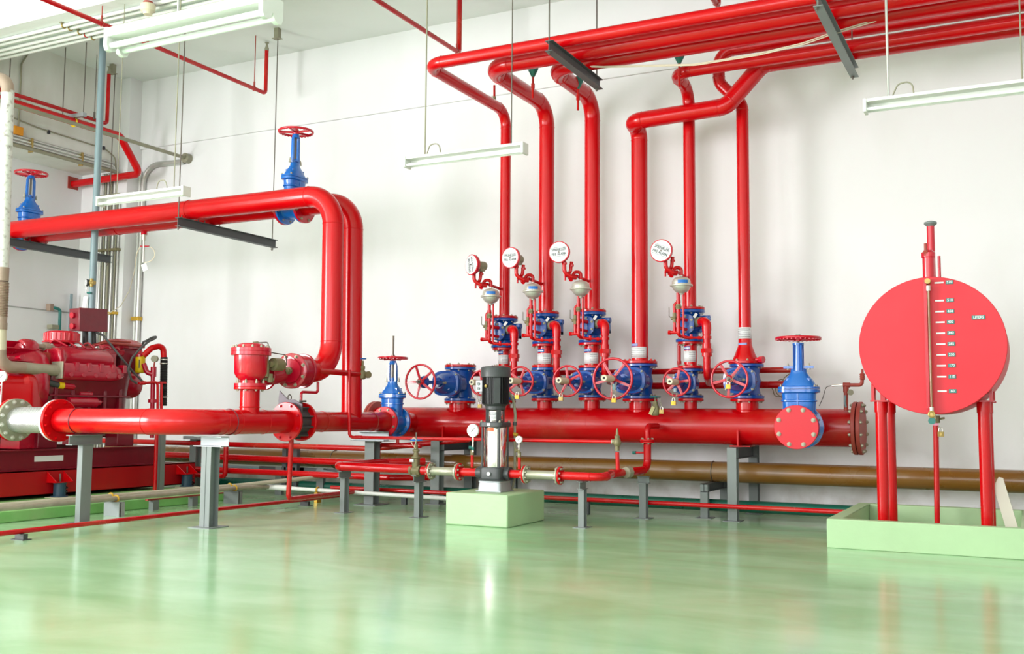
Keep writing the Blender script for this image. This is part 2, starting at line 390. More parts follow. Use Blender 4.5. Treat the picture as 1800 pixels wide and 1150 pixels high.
# corner pillar, wall beams, ledge and ceiling beam
struct('trim_1', M().box(XL, -11.649, 10.497, YW, 0, ZC), WALL, smooth=False)
struct('trim_2', M().box(XL, -11.83, YF, 10.497, 4.53, ZC), CONC, smooth=False)
struct('trim_3', M().box(-11.649, XR, 10.715, YW, 4.88, ZC), WALL, smooth=False)
struct('trim_4', M().box(-11.83, XR, 7.50, 8.22, 5.40, ZC), CEIL, smooth=False)
struct('baseboard_back', M().box(-11.649, XR, 10.738, YW, 0, .09), paint('grey_base_cement', (.30, .33, .26), .7, var=.2), smooth=False)

# ------------------------------------------------------------------ distribution header
YH, ZH, RH = 10.15, .895, .182
hd = thing('header_pipe', 'large red horizontal header pipe with bolted end flange, carrying the row of vertical risers', 'pipe', (-4.1, YH, 0))
m = M(); m.cyl((-6.96, YH, ZH), (-1.47, YH, ZH), RH, n=64)
for x in (-5.81, -5.245, -4.738, -4.179, -3.638, -3.09, -2.511): m.torus((x, YH, ZH), 'x', RH-.002, .003, n=48, k=6) if x in (-4.179,) else None
obj('shell', m, REDD, hd)
def flange(parent, c, axis, R, t=.03, n=8, br=.012, mat=RED, face=0, name='flange', bmat=None, ph=.5, only=None, hub=0, hubr=0):
    """plate centred at c, thick t, bolt heads on the side the axis points to (and nuts behind)"""
    c = Vector(c); d = ax(axis)
    m = M().lathe(c-d*t/2, d, [(R-.004, 0), (R, .004), (R, t-.004), (R-.004, t)], n=44)
    if hub: m.lathe(c-d*(t/2+hub), d, [(hubr, 0), (hubr*1.05, hub*.3), (hubr*1.3, hub)], n=36)
    o = obj(name, m, mat, parent)
    if n: bolts(o, c+d*t/2, d, R-.028 if R > .1 else R-.018, n, br, br*1.45, bmat, ph, only)
    return o
flange(hd, (-1.475, YH, ZH), 'x', .252, .036, 0, mat=BRICK, name='end_flange')
flange(hd, (-1.430, YH, ZH), 'x', .252, .036, 12, .016, mat=BRICK, name='blind_flange')
bolts(hd, (-1.495, YH, ZH), '-x', .224, 12, .016, .024)
flange(hd, (-6.94, YH, ZH), '-x', .25, .034, 12, .015, mat=BRICK, name='end_flange')
flange(hd, (-6.978, YH, ZH), '-x', .25, .034, 0, mat=BRICK, name='blind_flange')
STUBS = [(-5.81, .126, .181, 1.150), (-5.245, .075, .135, 1.160), (-4.738, .085, .150, 1.180), (-4.179, .085, .150, 1.185), (-3.638, .118, .184, 1.175), (-3.09, .066, .130, 1.18), (-2.511, .112, .168, 1.175)]
for x, r, FR, zt in STUBS:
    obj('branch_stub', M().cyl((x, YH, ZH+.05), (x, YH, zt), r, n=36).torus((x, YH, ZH+math.sqrt(RH*RH-r*r*.3)-.004), 'z', r, .005, n=36, k=6), RED, hd)
    flange(hd, (x, YH, zt-.014), '-z', FR, .026, 8, .011, mat=RED, name='branch_flange')
# saddle plates where the header rests on the portals
for x in (-5.92, -2.56):
    m = M(); m.box(x-.10, x+.10, YH-.12, YH+.12, .700, .712); m.box(x-.008, x+.008, YH-.20, YH+.16, .712, .86)
    obj('saddle_plate', m, RED, hd)

# ------------------------------------------------------------------ gate valves
def gate_valve(label, FR, FF, H, WR, pr, kind='window', cover=0, stem=.02, chestr=None, mat=BLUE, loc=(0, 0, 0), rot=None, group=None, wrot=0, caps=True, nb=8, fmat=None, wmat=WHEEL):
    """flow along local X, stem along local Z; flange radius FR, face to face FF, handwheel WR at height H"""
    t = thing('gate_valve', label, 'valve', (0, 0, 0), group); s = FR
    m = M(); h = FF/2; ft = .026
    m.lathe((-h, 0, 0), 'x', [(FR-.003, 0), (FR, .003), (FR, ft), (pr*1.22, ft+.012), (pr*1.12, h*.6), (pr*1.25, h), (pr*1.12, FF-h*.6), (pr*1.22, FF-ft-.012), (FR, FF-ft), (FR, FF-.003), (FR-.003, FF)], n=44)
    obj('body', m, mat, t)
    hx, hy = min(h*.62, s*.72), s*.78
    m = M(); m.loft([(-s*.55, hx*.5, hy*.45, 2.4), (-s*.3, hx*.8, hy*.8, 2.6), (s*.5, hx*.9, hy*.92, 2.8), (s*1.15, hx*.92, hy*.96, 3), (s*1.18, hx*1.0, hy*1.05, 3), (s*1.24, hx*1.0, hy*1.05, 3), (s*1.27, hx*.93, hy*.97, 3), (s*1.55, hx*.96, hy*1.0, 3), (s*1.6, hx*1.2, hy*1.22, 3), (s*1.74, hx*1.2, hy*1.22, 3)], n=36)
    for q in (-1, 1): m.box(-.006, .006, q*hy*.95-.004, q*hy*.95+.004, s*.4, s*1.55) ; m.box(q*hx*.93-.005, q*hx*.93+.006, -.006, .006, s*.35, s*1.55)
    obj('chest', m, mat, t)
    m = M(); m.loft([(s*1.76, hx*1.2, hy*1.22, 3), (s*1.86, hx*1.18, hy*1.20, 3), (s*1.9, hx*1.0, hy*1.02, 2.6), (s*2.15, hx*.85, hy*.85, 2.3), (s*2.4, hx*.62, hy*.58, 2.1), (s*2.52, hx*.52, hy*.48, 2), (s*2.7, hx*.50, hy*.46, 2)], n=36)
    for q in (-1, 1):
        for w in (-1, 1): m.box(q*hx*.55-.006, q*hx*.55+.006, w*hy*.6-.012, w*hy*.6+.012, s*1.85, s*2.25)
    obj('bonnet', m, mat, t)
    for q in (-1, 1):
        for w in (-1, 1): bolts(t, (q*hx*.8, w*hy*.98, s*1.86), 'z', .0001, 1, .010, .02)
    top = H-.045
    if kind == 'window':
        m = M(); a = hx*.55
        for q in (-1, 1):
            m.prism([(q*a*1.0, s*2.45), (q*a*1.35, s*2.75), (q*a*1.25, top-.05), (q*a*1.0, top-.01), (q*a*.72, top-.01), (q*a*.85, top-.05), (q*a*.85, s*2.85), (q*a*.55, s*2.62)], -.016, .016, lambda u, v, w: Vector((w, u, v)))
        m.cyl((0, 0, top-.03), (0, 0, top+.012), a*1.05, a*.8, n=24)
        obj('yoke', m, mat, t)
        m = M(); m.cyl((0, 0, s*2.6), (0, 0, s*2.95), .016, n=14); m.cyl((0, 0, s*2.78), (0, 0, s*2.86), a*.72, n=20); obj('gland', m, mat, t)
    else:
        m = M(); a = hx*.62
        m.cyl((0, 0, s*2.6), (0, 0, top), a*.95, a*.68, n=28)
        for k in range(4):
            c_, s_ = math.cos(k*PI/2+PI/4), math.sin(k*PI/2+PI/4); R_ = Matrix.Rotation(k*PI/2+PI/4, 4, 'Z')
            m.box(a*.5, a*1.12, -.005, .005, s*2.6, top-.02, R_)
        m.cyl((0, 0, top-.02), (0, 0, top), a*1.05, n=28); obj('yoke', m, mat, t)
        m = M(); m.box(-.014, .014, -hy*.88, hy*.88, s*2.72, s*2.82); obj('gland', m, mat, t)
    for q in (-1, 1): bolts(t, (0, q*hy*.62, s*2.66), 'z', .0001, 1, .012, s*.30)
    obj('stem', M().cyl((0, 0, s*2.6), (0, 0, H+.03+stem), .0125, n=14), STEM, t)
    m = M(); rr = .0115 if WR < .2 else .013
    m.torus((0, 0, H), 'z', WR-rr, rr, n=56, k=12)
    m.lathe((0, 0, H-.03), 'z', [(.034, 0), (.036, .01), (.036, .045), (.026, .055)], n=24)
    for k in range(int(WR*150)):      # finger grips under the rim
        a = 2*PI*k/int(WR*150); m.cyl(((WR-rr)*math.cos(a), (WR-rr)*math.sin(a), H-rr*1.35), ((WR-rr)*math.cos(a), (WR-rr)*math.sin(a), H-rr*.3), rr*.75, n=6)
    hw = obj('handwheel', m, wmat, t)
    for k in range(5):
        R_ = Matrix.Rotation(2*PI*k/5+wrot, 4, 'Z')
        obj('spoke', M().box(.028, WR-rr, -.0125, .0125, H-.012, H-.002, R_).box(.028, WR-rr, -.004, .004, H-.022, H+.004, R_), wmat, hw)
    if cover:
        obj('stem_cover', M().lathe((0, 0, H+.02), 'z', [(.031, 0), (.031, cover-.004), (.027, cover), (.013, cover), (.012, cover-.01)], n=28), CREAM, t)
        obj('cover_plug', M().cyl((0, 0, H+.02+cover-.012), (0, 0, H+.02+cover-.001), .0125, n=16), RUBBER, t)
    else:
        obj('stem_nut', M().cyl((0, 0, H+.02), (0, 0, H+.034), .024, n=6), STEM, t)
    for q in (-1, 1):
        bolts(t, (q*(h-ft), 0, 0), (-q, 0, 0), FR-.028, nb, .011, .018, only=lambda p: abs(p.z) < FR*.98)
    t.location = loc
    if rot is not None: t.rotation_mode = 'QUATERNION'; t.rotation_quaternion = rot
    return t
ROT_RISER = Matrix(((0, -1, 0), (0, 0, -1), (1, 0, 0))).to_quaternion()          # flow up, stem towards the room
def tilt_riser(a): return Matrix.Rotation(a, 3, 'Z').to_quaternion() @ ROT_RISER
VAL = [  # x, FR, zlo, zhi, stem reach, wheel radius, pipe r, cover, wheel turn, label
 (-5.81, .181, 1.150, 1.536, .86, .193, .12, 0, .35, 'blue gate valve with a red handwheel, leftmost on the header, blanked off on top'),
 (-5.245, .135, 1.160, 1.512, .52, .145, .07, .21, .2, 'blue gate valve with cream stem tube, half hidden behind black pump motor'),
 (-4.738, .150, 1.180, 1.515, .62, .160, .08, .20, .9, 'blue gate valve with red handwheel just right of the black pump motor'),
 (-4.179, .150, 1.185, 1.503, .66, .165, .08, .20, .1, 'blue gate valve with red handwheel and cream stem tube below the third gong'),
 (-3.638, .184, 1.175, 1.540, .79, .212, .11, .21, .55, 'blue gate valve with the widest red handwheel, under the thick riser without a gong'),
 (-3.09, .130, 1.180, 1.482, .47, .146, .065, .20, 1.05, 'small blue gate valve with the smallest red handwheel, under the rightmost gong'),
 (-2.511, .168, 1.175, 1.522, .67, .182, .11, 0, .55, 'blue gate valve with chained bare-stem handwheel under the rightmost riser')]
vobjs = []
for x, FR, z0, z1, H, WR, pr, cov, wr, lab in VAL:
    vobjs.append(gate_valve(lab, FR, z1-z0-.004, H, WR, pr, 'window', cov, .04, mat=NAVY, loc=(x, YH, (z0+z1)/2), rot=ROT_RISER, group='gate valves along the header', wrot=wr))
# blank cover on top of the first valve
cp = thing('blind_flange', 'red round blanking plate bolted on top of the leftmost header valve', 'flange', (-5.81, YH, 1.537))
obj('plate', M().cyl((-5.81, YH, 1.538), (-5.81, YH, 1.562), .181, n=44), RED, cp); bolts(cp, (-5.81, YH, 1.562), 'z', .153, 8, .012, .02)

# upright gate valves at both ends of the header
gv = gate_valve('tall blue gate valve with bare dark stem, left end of the header', .167, .25, .715, .172, .11, 'window', 0, .22, mat=BLUE, loc=(-6.37, 9.60, .910), rot=Euler((0, 0, PI/2)).to_quaternion())
gv7 = gate_valve('tall blue gate valve with ribbed neck and blanked front, right end of the header', .200, .26, .825, .212, .12, 'solid', 0, -.01, mat=BLUE, loc=(-1.905, 9.66, .905), rot=Euler((0, 0, PI/2)).to_quaternion())
n1 = thing('pipe_connection', 'short red flanged neck joining the left upright valve to the header', 'pipe', (-6.37, 9.85, .7))
obj('neck', M().cyl((-6.37, 9.735, .91), (-6.37, 10.1, .90), .11, n=36), RED, n1); flange(n1, (-6.37, 9.742, .91), '-y', .167, .026, 0)
n2 = thing('pipe_connection', 'short red flanged neck joining the right upright valve to the header', 'pipe', (-1.905, 9.9, .7))
obj('neck', M().cyl((-1.905, 9.80, .905), (-1.905, 10.1, .90), .12, n=36), RED, n2); flange(n2, (-1.905, 9.807, .905), '-y', .2, .026, 0)
bf = thing('blind_flange', 'flat red disc with eight bolts closing the front of the right upright valve', 'flange', (-1.905, 9.51, .9))
obj('plate', M().lathe((-1.905, 9.527, .905), '-y', [(.197, 0), (.2, .003), (.2, .027), (.197, .03)], n=64), REDM, bf)
bolts(bf, (-1.905, 9.497, .905), '-y', .168, 8, .0165, .020)

# ------------------------------------------------------------------ risers and the overhead rack
XE = 3.58
RIS = [  # x, base z, radius, elbow z, rack y, rack z, bend
 ('A', -5.248, 2.085, .060, 4.46, 8.40, 4.46, .19),
 ('B', -4.730, 2.105, .085, 4.46, 8.73, 4.46, .25),
 ('C', -4.179, 2.100, .085, 4.47, 9.05, 4.47, .25),
 ('E', -3.088, 2.075, .062, 4.43, 9.61, 4.43, .19),
 ('F', -2.525, 1.84, .062, 4.47, 9.36, 4.47, .19)]
RLAB = {'A': 'thin red riser, leftmost of the six, bending overhead to the nearest rack pipe', 'B': 'thick red riser, second from left, bending overhead towards the room', 'C': 'thick red riser, third from left, behind the hanging I-beam end',
 'E': 'thin red riser, second from the right, above the rightmost gong', 'F': 'thin red riser, rightmost, above a cone reducer'}
def rings(m, x, y0, zs, r):
    for z in zs: m.torus((x, y0, z), 'z', r, .0035, n=30, k=6)
RO = {}
for k, x, z0, r, ze, yr, zr, bd in RIS:
    t = thing('riser_pipe', RLAB[k], 'pipe', (x, YH, z0), 'red risers bending into the overhead rack'); RO[k] = t
    m = M().sweep([(x, YH, z0), (x, YH, ze), (x, yr, zr), (XE, yr, zr)] if k != 'F' else [(x, YH, z0), (x, YH, 4.18), (-2.76, 10.13, 4.44), (-2.76, 10.13, 4.765), (XE, 10.13, 4.765)], r, bd if k != 'F' else .15, 32, .0035)
    obj('pipe_run', m, RED, t)
t = thing('riser_pipe', 'thick red riser, fourth from left, with low elbow and slanted run', 'pipe', (-3.638, YH, 1.60), 'red risers bending into the overhead rack'); RO['D'] = t
m = M().sweep([(-3.638, YH, 1.60), (-3.638, YH, 4.07), (-3.638, 9.88, 4.07), (-2.62, 9.88, 4.10), (-2.26, 9.93, 4.50), (XE, 9.96, 4.50)], .088, .17, 32, .0035)
obj('pipe_run', m, RED, t)
def sticker(parent, c, r, w, z0, z1, a0, a1, mat=LABW, name='label', dr=.0015, n=14):
    """curved sticker on a vertical pipe at c from angle a0 to a1 (0 = +x, -90 deg = towards the room)"""
    m = M(); c = Vector(c); rows = []
    for z in (z0, z1): rows.append([m.bm.verts.new((c.x+(r+dr)*math.cos(a0+(a1-a0)*i/n), c.y+(r+dr)*math.sin(a0+(a1-a0)*i/n), z)) for i in range(n+1)])
    for i in range(n): m.bm.faces.new((rows[0][i], rows[0][i+1], rows[1][i+1], rows[1][i]))
    o = obj(name, m, mat, parent); md = o.modifiers.new('s', 'SOLIDIFY'); md.thickness = .0008; md.offset = 1; return o
def writing(parent, c, r, z0, z1, a0, a1, rows, mat=INKG, name='lettering', h=.004, seed=1):
    """rows of fine print on a curved sticker"""
    rnd = random.Random(seed); m = M(); c = Vector(c)
    for k in range(rows):
        z = z0+(z1-z0)*(k+.5)/rows; a = a0
        while a < a1-.03:
            b = min(a1, a+rnd.uniform(.05, .22)); n = 3; lo = []; hi = []
            for i in range(n+1):
                t = a+(b-a)*i/n; lo.append(m.bm.verts.new((c.x+r*math.cos(t), c.y+r*math.sin(t), z-h/2))); hi.append(m.bm.verts.new((c.x+r*math.cos(t), c.y+r*math.sin(t), z+h/2)))
            for i in range(n): m.bm.faces.new((lo[i], lo[i+1], hi[i+1], hi[i]))
            a = b+.03
    return obj(name, m, mat, parent)
def rad(d): return math.radians(d)
A0, A1 = rad(-165), rad(-20)
# spool pieces with stickers between gate valve and alarm valve
def spool(x, r, z0, z1, FR0, FR1, lab, zlab, seed, group='red spool pieces with white stickers'):
    t = thing('pipe_spool', lab, 'pipe', (x, YH, z0), group)
    obj('barrel', M().cyl((x, YH, z0+.02), (x, YH, z1-.02), r, n=36), RED, t)
    flange(t, (x, YH, z0+.014), 'z', FR0, .026, 8, .011); flange(t, (x, YH, z1-.014), '-z', FR1, .026, 8, .011)
    sticker(t, (x, YH), r, 0, zlab[0], zlab[1], A0, A1)
    sticker(t, (x, YH), r, 0, zlab[1]+.012, zlab[1]+.045, rad(-150), rad(-75), LABB, 'blue_label')
    writing(t, (x, YH), r+.0028, zlab[0]+.01, zlab[1]-.01, rad(-85), rad(-30), 5, seed=seed)
    writing(t, (x, YH), r+.0028, zlab[1]+.018, zlab[1]+.039, rad(-145), rad(-80), 1, LABW, 'lettering', .012, seed)
    return t
spool(-5.245, .065, 1.514, 1.745, .135, .135, 'red spool piece with white sticker above the black pump motor', (1.565, 1.665), 1)
spool(-4.735, .085, 1.517, 1.775, .150, .150, 'red spool piece with white sticker, second from left', (1.555, 1.67), 2)
spool(-4.179, .085, 1.505, 1.775, .150, .150, 'red spool piece with white sticker, third from left', (1.55, 1.665), 3)
spool(-3.09, .066, 1.484, 1.76, .130, .130, 'red spool piece with white sticker, under the rightmost gong', (1.55, 1.665), 4)
# riser D and F bottoms
flange(RO['D'], (-3.638, YH, 1.556), 'z', .184, .028, 8, .014, bmat=RED)
obj('pipe_foot', M().cyl((-3.638, YH, 1.57), (-3.638, YH, 1.62), .088, n=32), RED, RO['D'])
sticker(RO['D'], (-3.638, YH), .088, 0, 1.60, 1.715, A0, A1); sticker(RO['D'], (-3.638, YH), .088, 0, 1.722, 1.752, rad(-160), rad(-85), LABP, 'blue_label'); writing(RO['D'], (-3.638, YH), .0908, 1.61, 1.705, rad(-160), rad(-40), 5, seed=5)
flange(RO['F'], (-2.525, YH, 1.538), 'z', .168, .028, 8, .012)
obj('hex_plug', M().cyl((-2.40, 10.10, 1.560), (-2.345, 10.08, 1.560), .024, n=16).cyl((-2.365, 10.087, 1.560), (-2.325, 10.072, 1.560), .036, n=8), WHEEL, RO['F'])
obj('reducer', M().lathe((-2.525, YH, 1.55), 'z', [(.128, 0), (.126, .02), (.105, .06), (.075, .14), (.066, .17), (.064, .30)], n=36), RED, RO['F'])
sticker(RO['F'], (-2.525, YH), .064, 0, 1.775, 1.888, rad(-178), rad(-2)); sticker(RO['F'], (-2.525, YH), .067, 0, 1.705, 1.732, rad(-165), rad(-60), LABP, 'blue_label'); writing(RO['F'], (-2.525, YH), .0668, 1.785, 1.88, rad(-160), rad(-25), 5, seed=6)

# ------------------------------------------------------------------ I-beams and rods under the overhead rack
def rod(name, label, x, y, z0, z1, r=.006, mat=STEM, cat='rod', group=None, z_nut=None):
    m = M().cyl((x, y, z0), (x, y, z1), r, n=10)
    if z_nut: m.cyl((x, y, z_nut-.012), (x, y, z_nut+.004), r*2.4, n=6)
    return one(name, m, mat, label, cat, group)
def rack_beam(x, y0, y1, zc, lab):
    t = thing('support_beam', lab, 'beam', (x, y0, zc), 'steel beams hung under the pipe rack')
    obj('web_beam', M().ibeam((x, y0, zc), (x, y1, zc), .10, .075, .007), DGREY if x < -3 else GREY, t)
    for y in (y0+.03, y1-.05): obj('hanger_rod', M().cyl((x-.01, y, zc-.08), (x-.01, y, ZC), .0065, n=10).cyl((x-.01, y, zc-.066), (x-.01, y, zc-.05), .016, n=6), STEM, t)
rack_beam(-3.76, 8.10, 9.32, 4.318, 'dark grey steel beam hung under the rack above the third riser')
rack_beam(-1.40, 8.10, 10.02, 4.312, 'light grey steel beam hung under the rack near the right edge')
# two cream cables sagging along the rack
for i in range(2):
    pts = [(-4.0, 9.0+i*.03, 4.46), (-3.595, 9, 4.383), (-2.685, 9, 4.267), (-2.102, 9, 4.273), (-1.697, 9, 4.308), (-1.476, 9, 4.355), (-1.164, 9, 4.404)]
    pts = [pts[0]]+[(p[0]+i*.02, p[1], p[2]-i*.012) for p in pts[1:]]+[(-.4, 9.05, 4.52)]
    pipe('hanging_cable', 'cream cable sagging in front of the red rack pipes, %s of the pair' % ('upper' if i == 0 else 'lower'), 'cable', pts, .006, .5, CABLE, 'sagging cream cables', n=8)

# ------------------------------------------------------------------ alarm check valves with their trim (second riser first, then copies)
def alarm_set():
    x, r, out = -4.735, .085, []
    t = thing('alarm_valve', 'blue alarm check valve', 'valve', (x, YH, 1.775), 'alarm check valves on the risers'); out.append(t)
    z0, z1 = 1.775, 2.105
    m = M(); m.lathe((x, YH, z0), 'z', [(.148, 0), (.150, .003), (.150, .026), (.09, .04), (.085, .08), (.115, .12), (.128, .17), (.115, .22), (.09, .25), (.11, .285), (.150, .302), (.150, .327), (.148, .33)], n=40)
    obj('body', m, NAVY, t)
    m = M()
    for k, (rr, zz) in enumerate(((.118, .10), (.130, .135), (.132, .17), (.127, .205))): m.torus((x, YH, z0+zz), 'z', rr-.004, .006, n=36, k=8)
    obj('ribs', m, NAVY, t)
    m = M().loft([(.10, .075, .085, 2.6), (.15, .075, .085, 2.6), (.155, .09, .10, 2.6), (.175, .09, .10, 2.6)], n=28, T=Matrix.Translation((x, YH, z0+.175)) @ Matrix.Rotation(PI/2, 4, 'X'))
    obj('cover', m, NAVY, t); bolts(t, (x, YH-.175, z0+.175), '-y', .078, 6, .011, .02)
    m = M(); m.box(x+.10, x+.20, YH-.03, YH+.03, z0+.10, z0+.13); m.box(x+.16, x+.20, YH-.03, YH+.03, z0+.10, z0+.26); m.cyl((x+.10, YH, z0+.24), (x+.21, YH, z0+.24), .03, n=20)
    obj('bypass_lug', m, NAVY, t)
    flange(t, (x, YH, z1+.014), 'z', .150, .026, 8, .012); bolts(t, (x, YH, z0+.028), 'z', .124, 8, .010, .016); bolts(t, (x, YH, z1-.030), '-z', .124, 8, .010, .016)
    # drain pipe on the right
    t = thing('drain_pipe', 'red elbowed drain pipe with a hexagonal union', 'pipe', (x+.2, YH-.2, 1.2), 'drain pipes beside the alarm valves'); out.append(t)
    m = M(); m.sweep([(x+.07, 10.09, 1.965), (x+.235, 9.93, 1.965), (x+.235, 9.93, 1.42), (x+.17, 10.22, 1.36), (x+.17, 10.42, 1.36)], .036, .07, 24)
    for z, a, b in ((1.915, .045, .02), (1.855, .044, .05), (1.80, .047, .03), (1.715, .045, .05)): m.cyl((x+.235, 9.93, z-b/2), (x+.235, 9.93, z+b/2), a, n=28)
    m.sweep([(x+.12, 10.04, 1.965), (x+.235, 9.93, 1.965), (x+.235, 9.93, 1.87)], .047, .055, 24)
    obj('pipe_run', m, RED, t)
    obj('union_nut', M().cyl((x+.235, 9.93, 1.645), (x+.235, 9.93, 1.69), .060, n=6).cyl((x+.235, 9.93, 1.61), (x+.235, 9.93, 1.645), .050, n=28), RED, t)
    obj('angle_valve_body', M().cyl((x+.05, 10.10, 1.97), (x+.16, 10.0, 1.97), .050, n=26), OLIVE, t)
    obj('paper_tag', M().cbox((x+.11, 9.96, 2.03), .028, .003, .05, Euler((0, .6, .3))), PLASTW, t)
    # small trim pipes on the left
    t = thing('trim_piping', 'cluster of thin red trim pipes left of the alarm valve', 'pipe', (x-.1, YH-.25, 1.8), 'trim piping beside the alarm valves'); out.append(t)
    yt = 9.86
    m = M(); m.sweep([(x-.02, yt, 2.15), (x-.075, yt, 2.15), (x-.075, yt, 1.99)], .016, .03, 16); m.sweep([(x-.075, yt, 1.99), (x-.075, yt, 1.855)], .016, 0, 16)
    m.sweep([(x-.12, yt, 1.855), (x-.02, yt, 1.855)], .018, 0, 16); m.cyl((x-.14, yt, 1.855), (x-.115, yt, 1.855), .024, n=6); m.cyl((x-.115, yt, 1.855), (x-.10, yt, 1.855), .018, n=12)
    obj('drip_pipe', m, RED, t)
    m = M(); m.sweep([(x-.025, yt-.03, 2.26), (x-.025, yt-.03, 1.82), (x+.05, YH-.08, 1.80)], .018, .04, 16)
    for z in (1.89, 1.97, 2.06, 2.16): m.cyl((x-.025, yt-.03, z-.014), (x-.025, yt-.03, z+.014), .0235, n=16)
    m.sweep([(x-.025, yt-.03, 1.995), (x+.03, YH-.09, 1.985)], .02, 0, 14); m.sweep([(x-.025, yt-.03, 1.90), (x+.03, YH-.09, 1.885)], .016, 0, 14)
    obj('main_trim_pipe', m, RED, t)
    m = M(); m.sweep([(x+.033, yt-.05, 2.24), (x+.033, yt-.05, 1.80), (x+.21, 9.91, 1.795)], .0105, .03, 14)
    for p in ((x+.10, 9.85, 1.798), (x+.17, 9.89, 1.796)): m.cyl((p[0]-.012, p[1]-.005, p[2]), (p[0]+.012, p[1]+.005, p[2]), .018, n=8)
    m.cyl((x+.10, 9.85, 1.79), (x+.10, 9.85, 1.83), .014, n=12); obj('sensing_pipe', m, RED, t)
    obj('ball_valve', M().cyl((x-.075, yt, 1.955), (x-.075, yt, 2.055), .020, n=8).cyl((x-.11, yt, 2.0), (x-.075, yt, 2.0), .017, n=12).torus((x-.075, yt, 2.005), 'z', .014, .012, n=16, k=8), BRONZE, t)
    obj('lever', M().sweep([(x-.105, yt, 2.0), (x-.125, yt-.02, 2.02), (x-.125, yt-.02, 2.11)], .004, .01, 8), STEM, t)
    obj('check_valve', M().cyl((x-.025, yt-.03, 2.085), (x-.025, yt-.03, 2.135), .026, n=8).torus((x-.025, yt-.03, 2.11), 'z', .018, .014, n=16, k=8), BRONZE, t)
    # retard chamber
    cx, cy, cz = x+.03, 9.76, 2.318
    t = thing('retard_chamber', 'silver domed retard chamber', 'chamber', (cx, cy, 2.24), 'silver retard chambers under the gongs'); out.append(t)
    m = M().lathe((cx, cy, cz-.095), 'z', [(.016, 0), (.02, .012), (.028, .018), (.05, .024), (.075, .045), (.09, .07), (.093, .08), (.11, .082), (.113, .086), (.113, .096), (.11, .10), (.093, .102), (.092, .125), (.085, .15), (.065, .168), (.03, .178), (.014, .182), (.014, .20)], n=44)
    obj('shell', m, SILVER, t)
    bolts(t, (cx, cy, cz-.004), 'z', .104, 16, .006, .012, ph=0)
    obj('blue_label', M().lathe((cx, cy, cz), 'z', [], 4) if 0 else sticker_mesh(cx, cy, .0935, cz+.014, cz+.045, rad(-95), rad(-30)), LABB, t)
    # pipes from chamber to gong
    gx, gy, gz = x-.095, 9.50, 2.655
    t = thing('gong_feed_pipe', 'red looped pipes linking chamber and gong', 'pipe', (cx, cy, 2.42), 'red pipe loops under the gongs'); out.append(t)
    m = M(); m.sweep([(cx, cy, cz+.10), (cx, cy, cz+.175), (cx-.05, cy-.04, cz+.175), (cx-.07, cy-.06, cz+.13), (cx-.14, cy-.12, cz+.13), (gx+.075, gy+.10, gz-.185), (gx+.085, gy+.11, gz-.07)], .018, .035, 16)
    m.cyl((cx-.04, cy-.03, cz+.12), (cx-.10, cy-.09, cz+.12), .027, n=20); m.sweep([(cx-.075, cy-.06, cz+.12), (cx-.075, cy-.09, cz+.085)], .022, 0, 14)
    obj('feed_pipe', m, RED, t)
    m = M(); m.sweep([(gx+.035, gy+.04, gz-.07), (gx+.035, gy+.04, gz-.19), (gx+.10, gy+.09, gz-.235)], .020, .06, 16)
    m.cyl((gx+.035, gy+.04, gz-.105), (gx+.035, gy+.04, gz-.085), .028, n=8); m.cyl((gx+.085, gy+.11, gz-.12), (gx+.085, gy+.11, gz-.10), .026, n=8); m.sweep([(cx-.13, cy-.11, cz+.13), (cx-.13, cy-.11, cz+.08)], .010, 0, 10)
    m.sweep([(cx-.04, cy-.02, cz+.135), (x-.02, YH-.08, cz+.12)], .016, 0, 14)
    obj('return_pipe', m, RED, t)
    return out, (gx, gy, gz)
def sticker_mesh(cx, cy, r, z0, z1, a0, a1, n=14):
    m = M(); rows = [[], [], [], []]
    for i in range(n+1):
        a = a0+(a1-a0)*i/n
        for k, (rr, z) in enumerate(((r, z0), (r, z1), (r-.002, z1), (r-.002, z0))): rows[k].append(m.bm.verts.new((cx+rr*math.cos(a), cy+rr*math.sin(a), z)))
    for i in range(n):
        for k in range(4): m.bm.faces.new((rows[k][i], rows[k][i+1], rows[(k+1) % 4][i+1], rows[(k+1) % 4][i]))
    m.bm.faces.new([rows[k][0] for k in range(4)]); m.bm.faces.new([rows[k][n] for k in (3, 2, 1, 0)])
    return m
SETS = [('B', 0, 0, 0, 'second from the left'), ('A', -.51, 0, -.03, 'leftmost of the four'), ('C', .556, 0, 0, 'third from the left'), ('E', 1.645, 0, -.018, 'rightmost of the four')]
base, (gx, gy, gz) = alarm_set()
kinds = ['blue alarm check valve between red flanges, ', 'bulky red drain elbow pipe with union nut, ', 'cluster of thin red trim pipes with ball valve lever, ', 'silver domed retard chamber with bolted rim, ', 'red looped pipes between chamber and gong, ']
for j, (k, dx, dy, dz, pos) in enumerate(SETS):
    for i, b in enumerate(base):
        if j == 0: b['label'] = kinds[i]+pos; continue
        c = dup(b, kinds[i]+pos); c.location = b.location+Vector((dx, dy, dz))
        if k == 'C' and i == 3:      # this chamber carries no blue label
            for q in [q for q in C.objects if q.parent == c and q.name.startswith('blue_label')]: bpy.data.objects.remove(q)
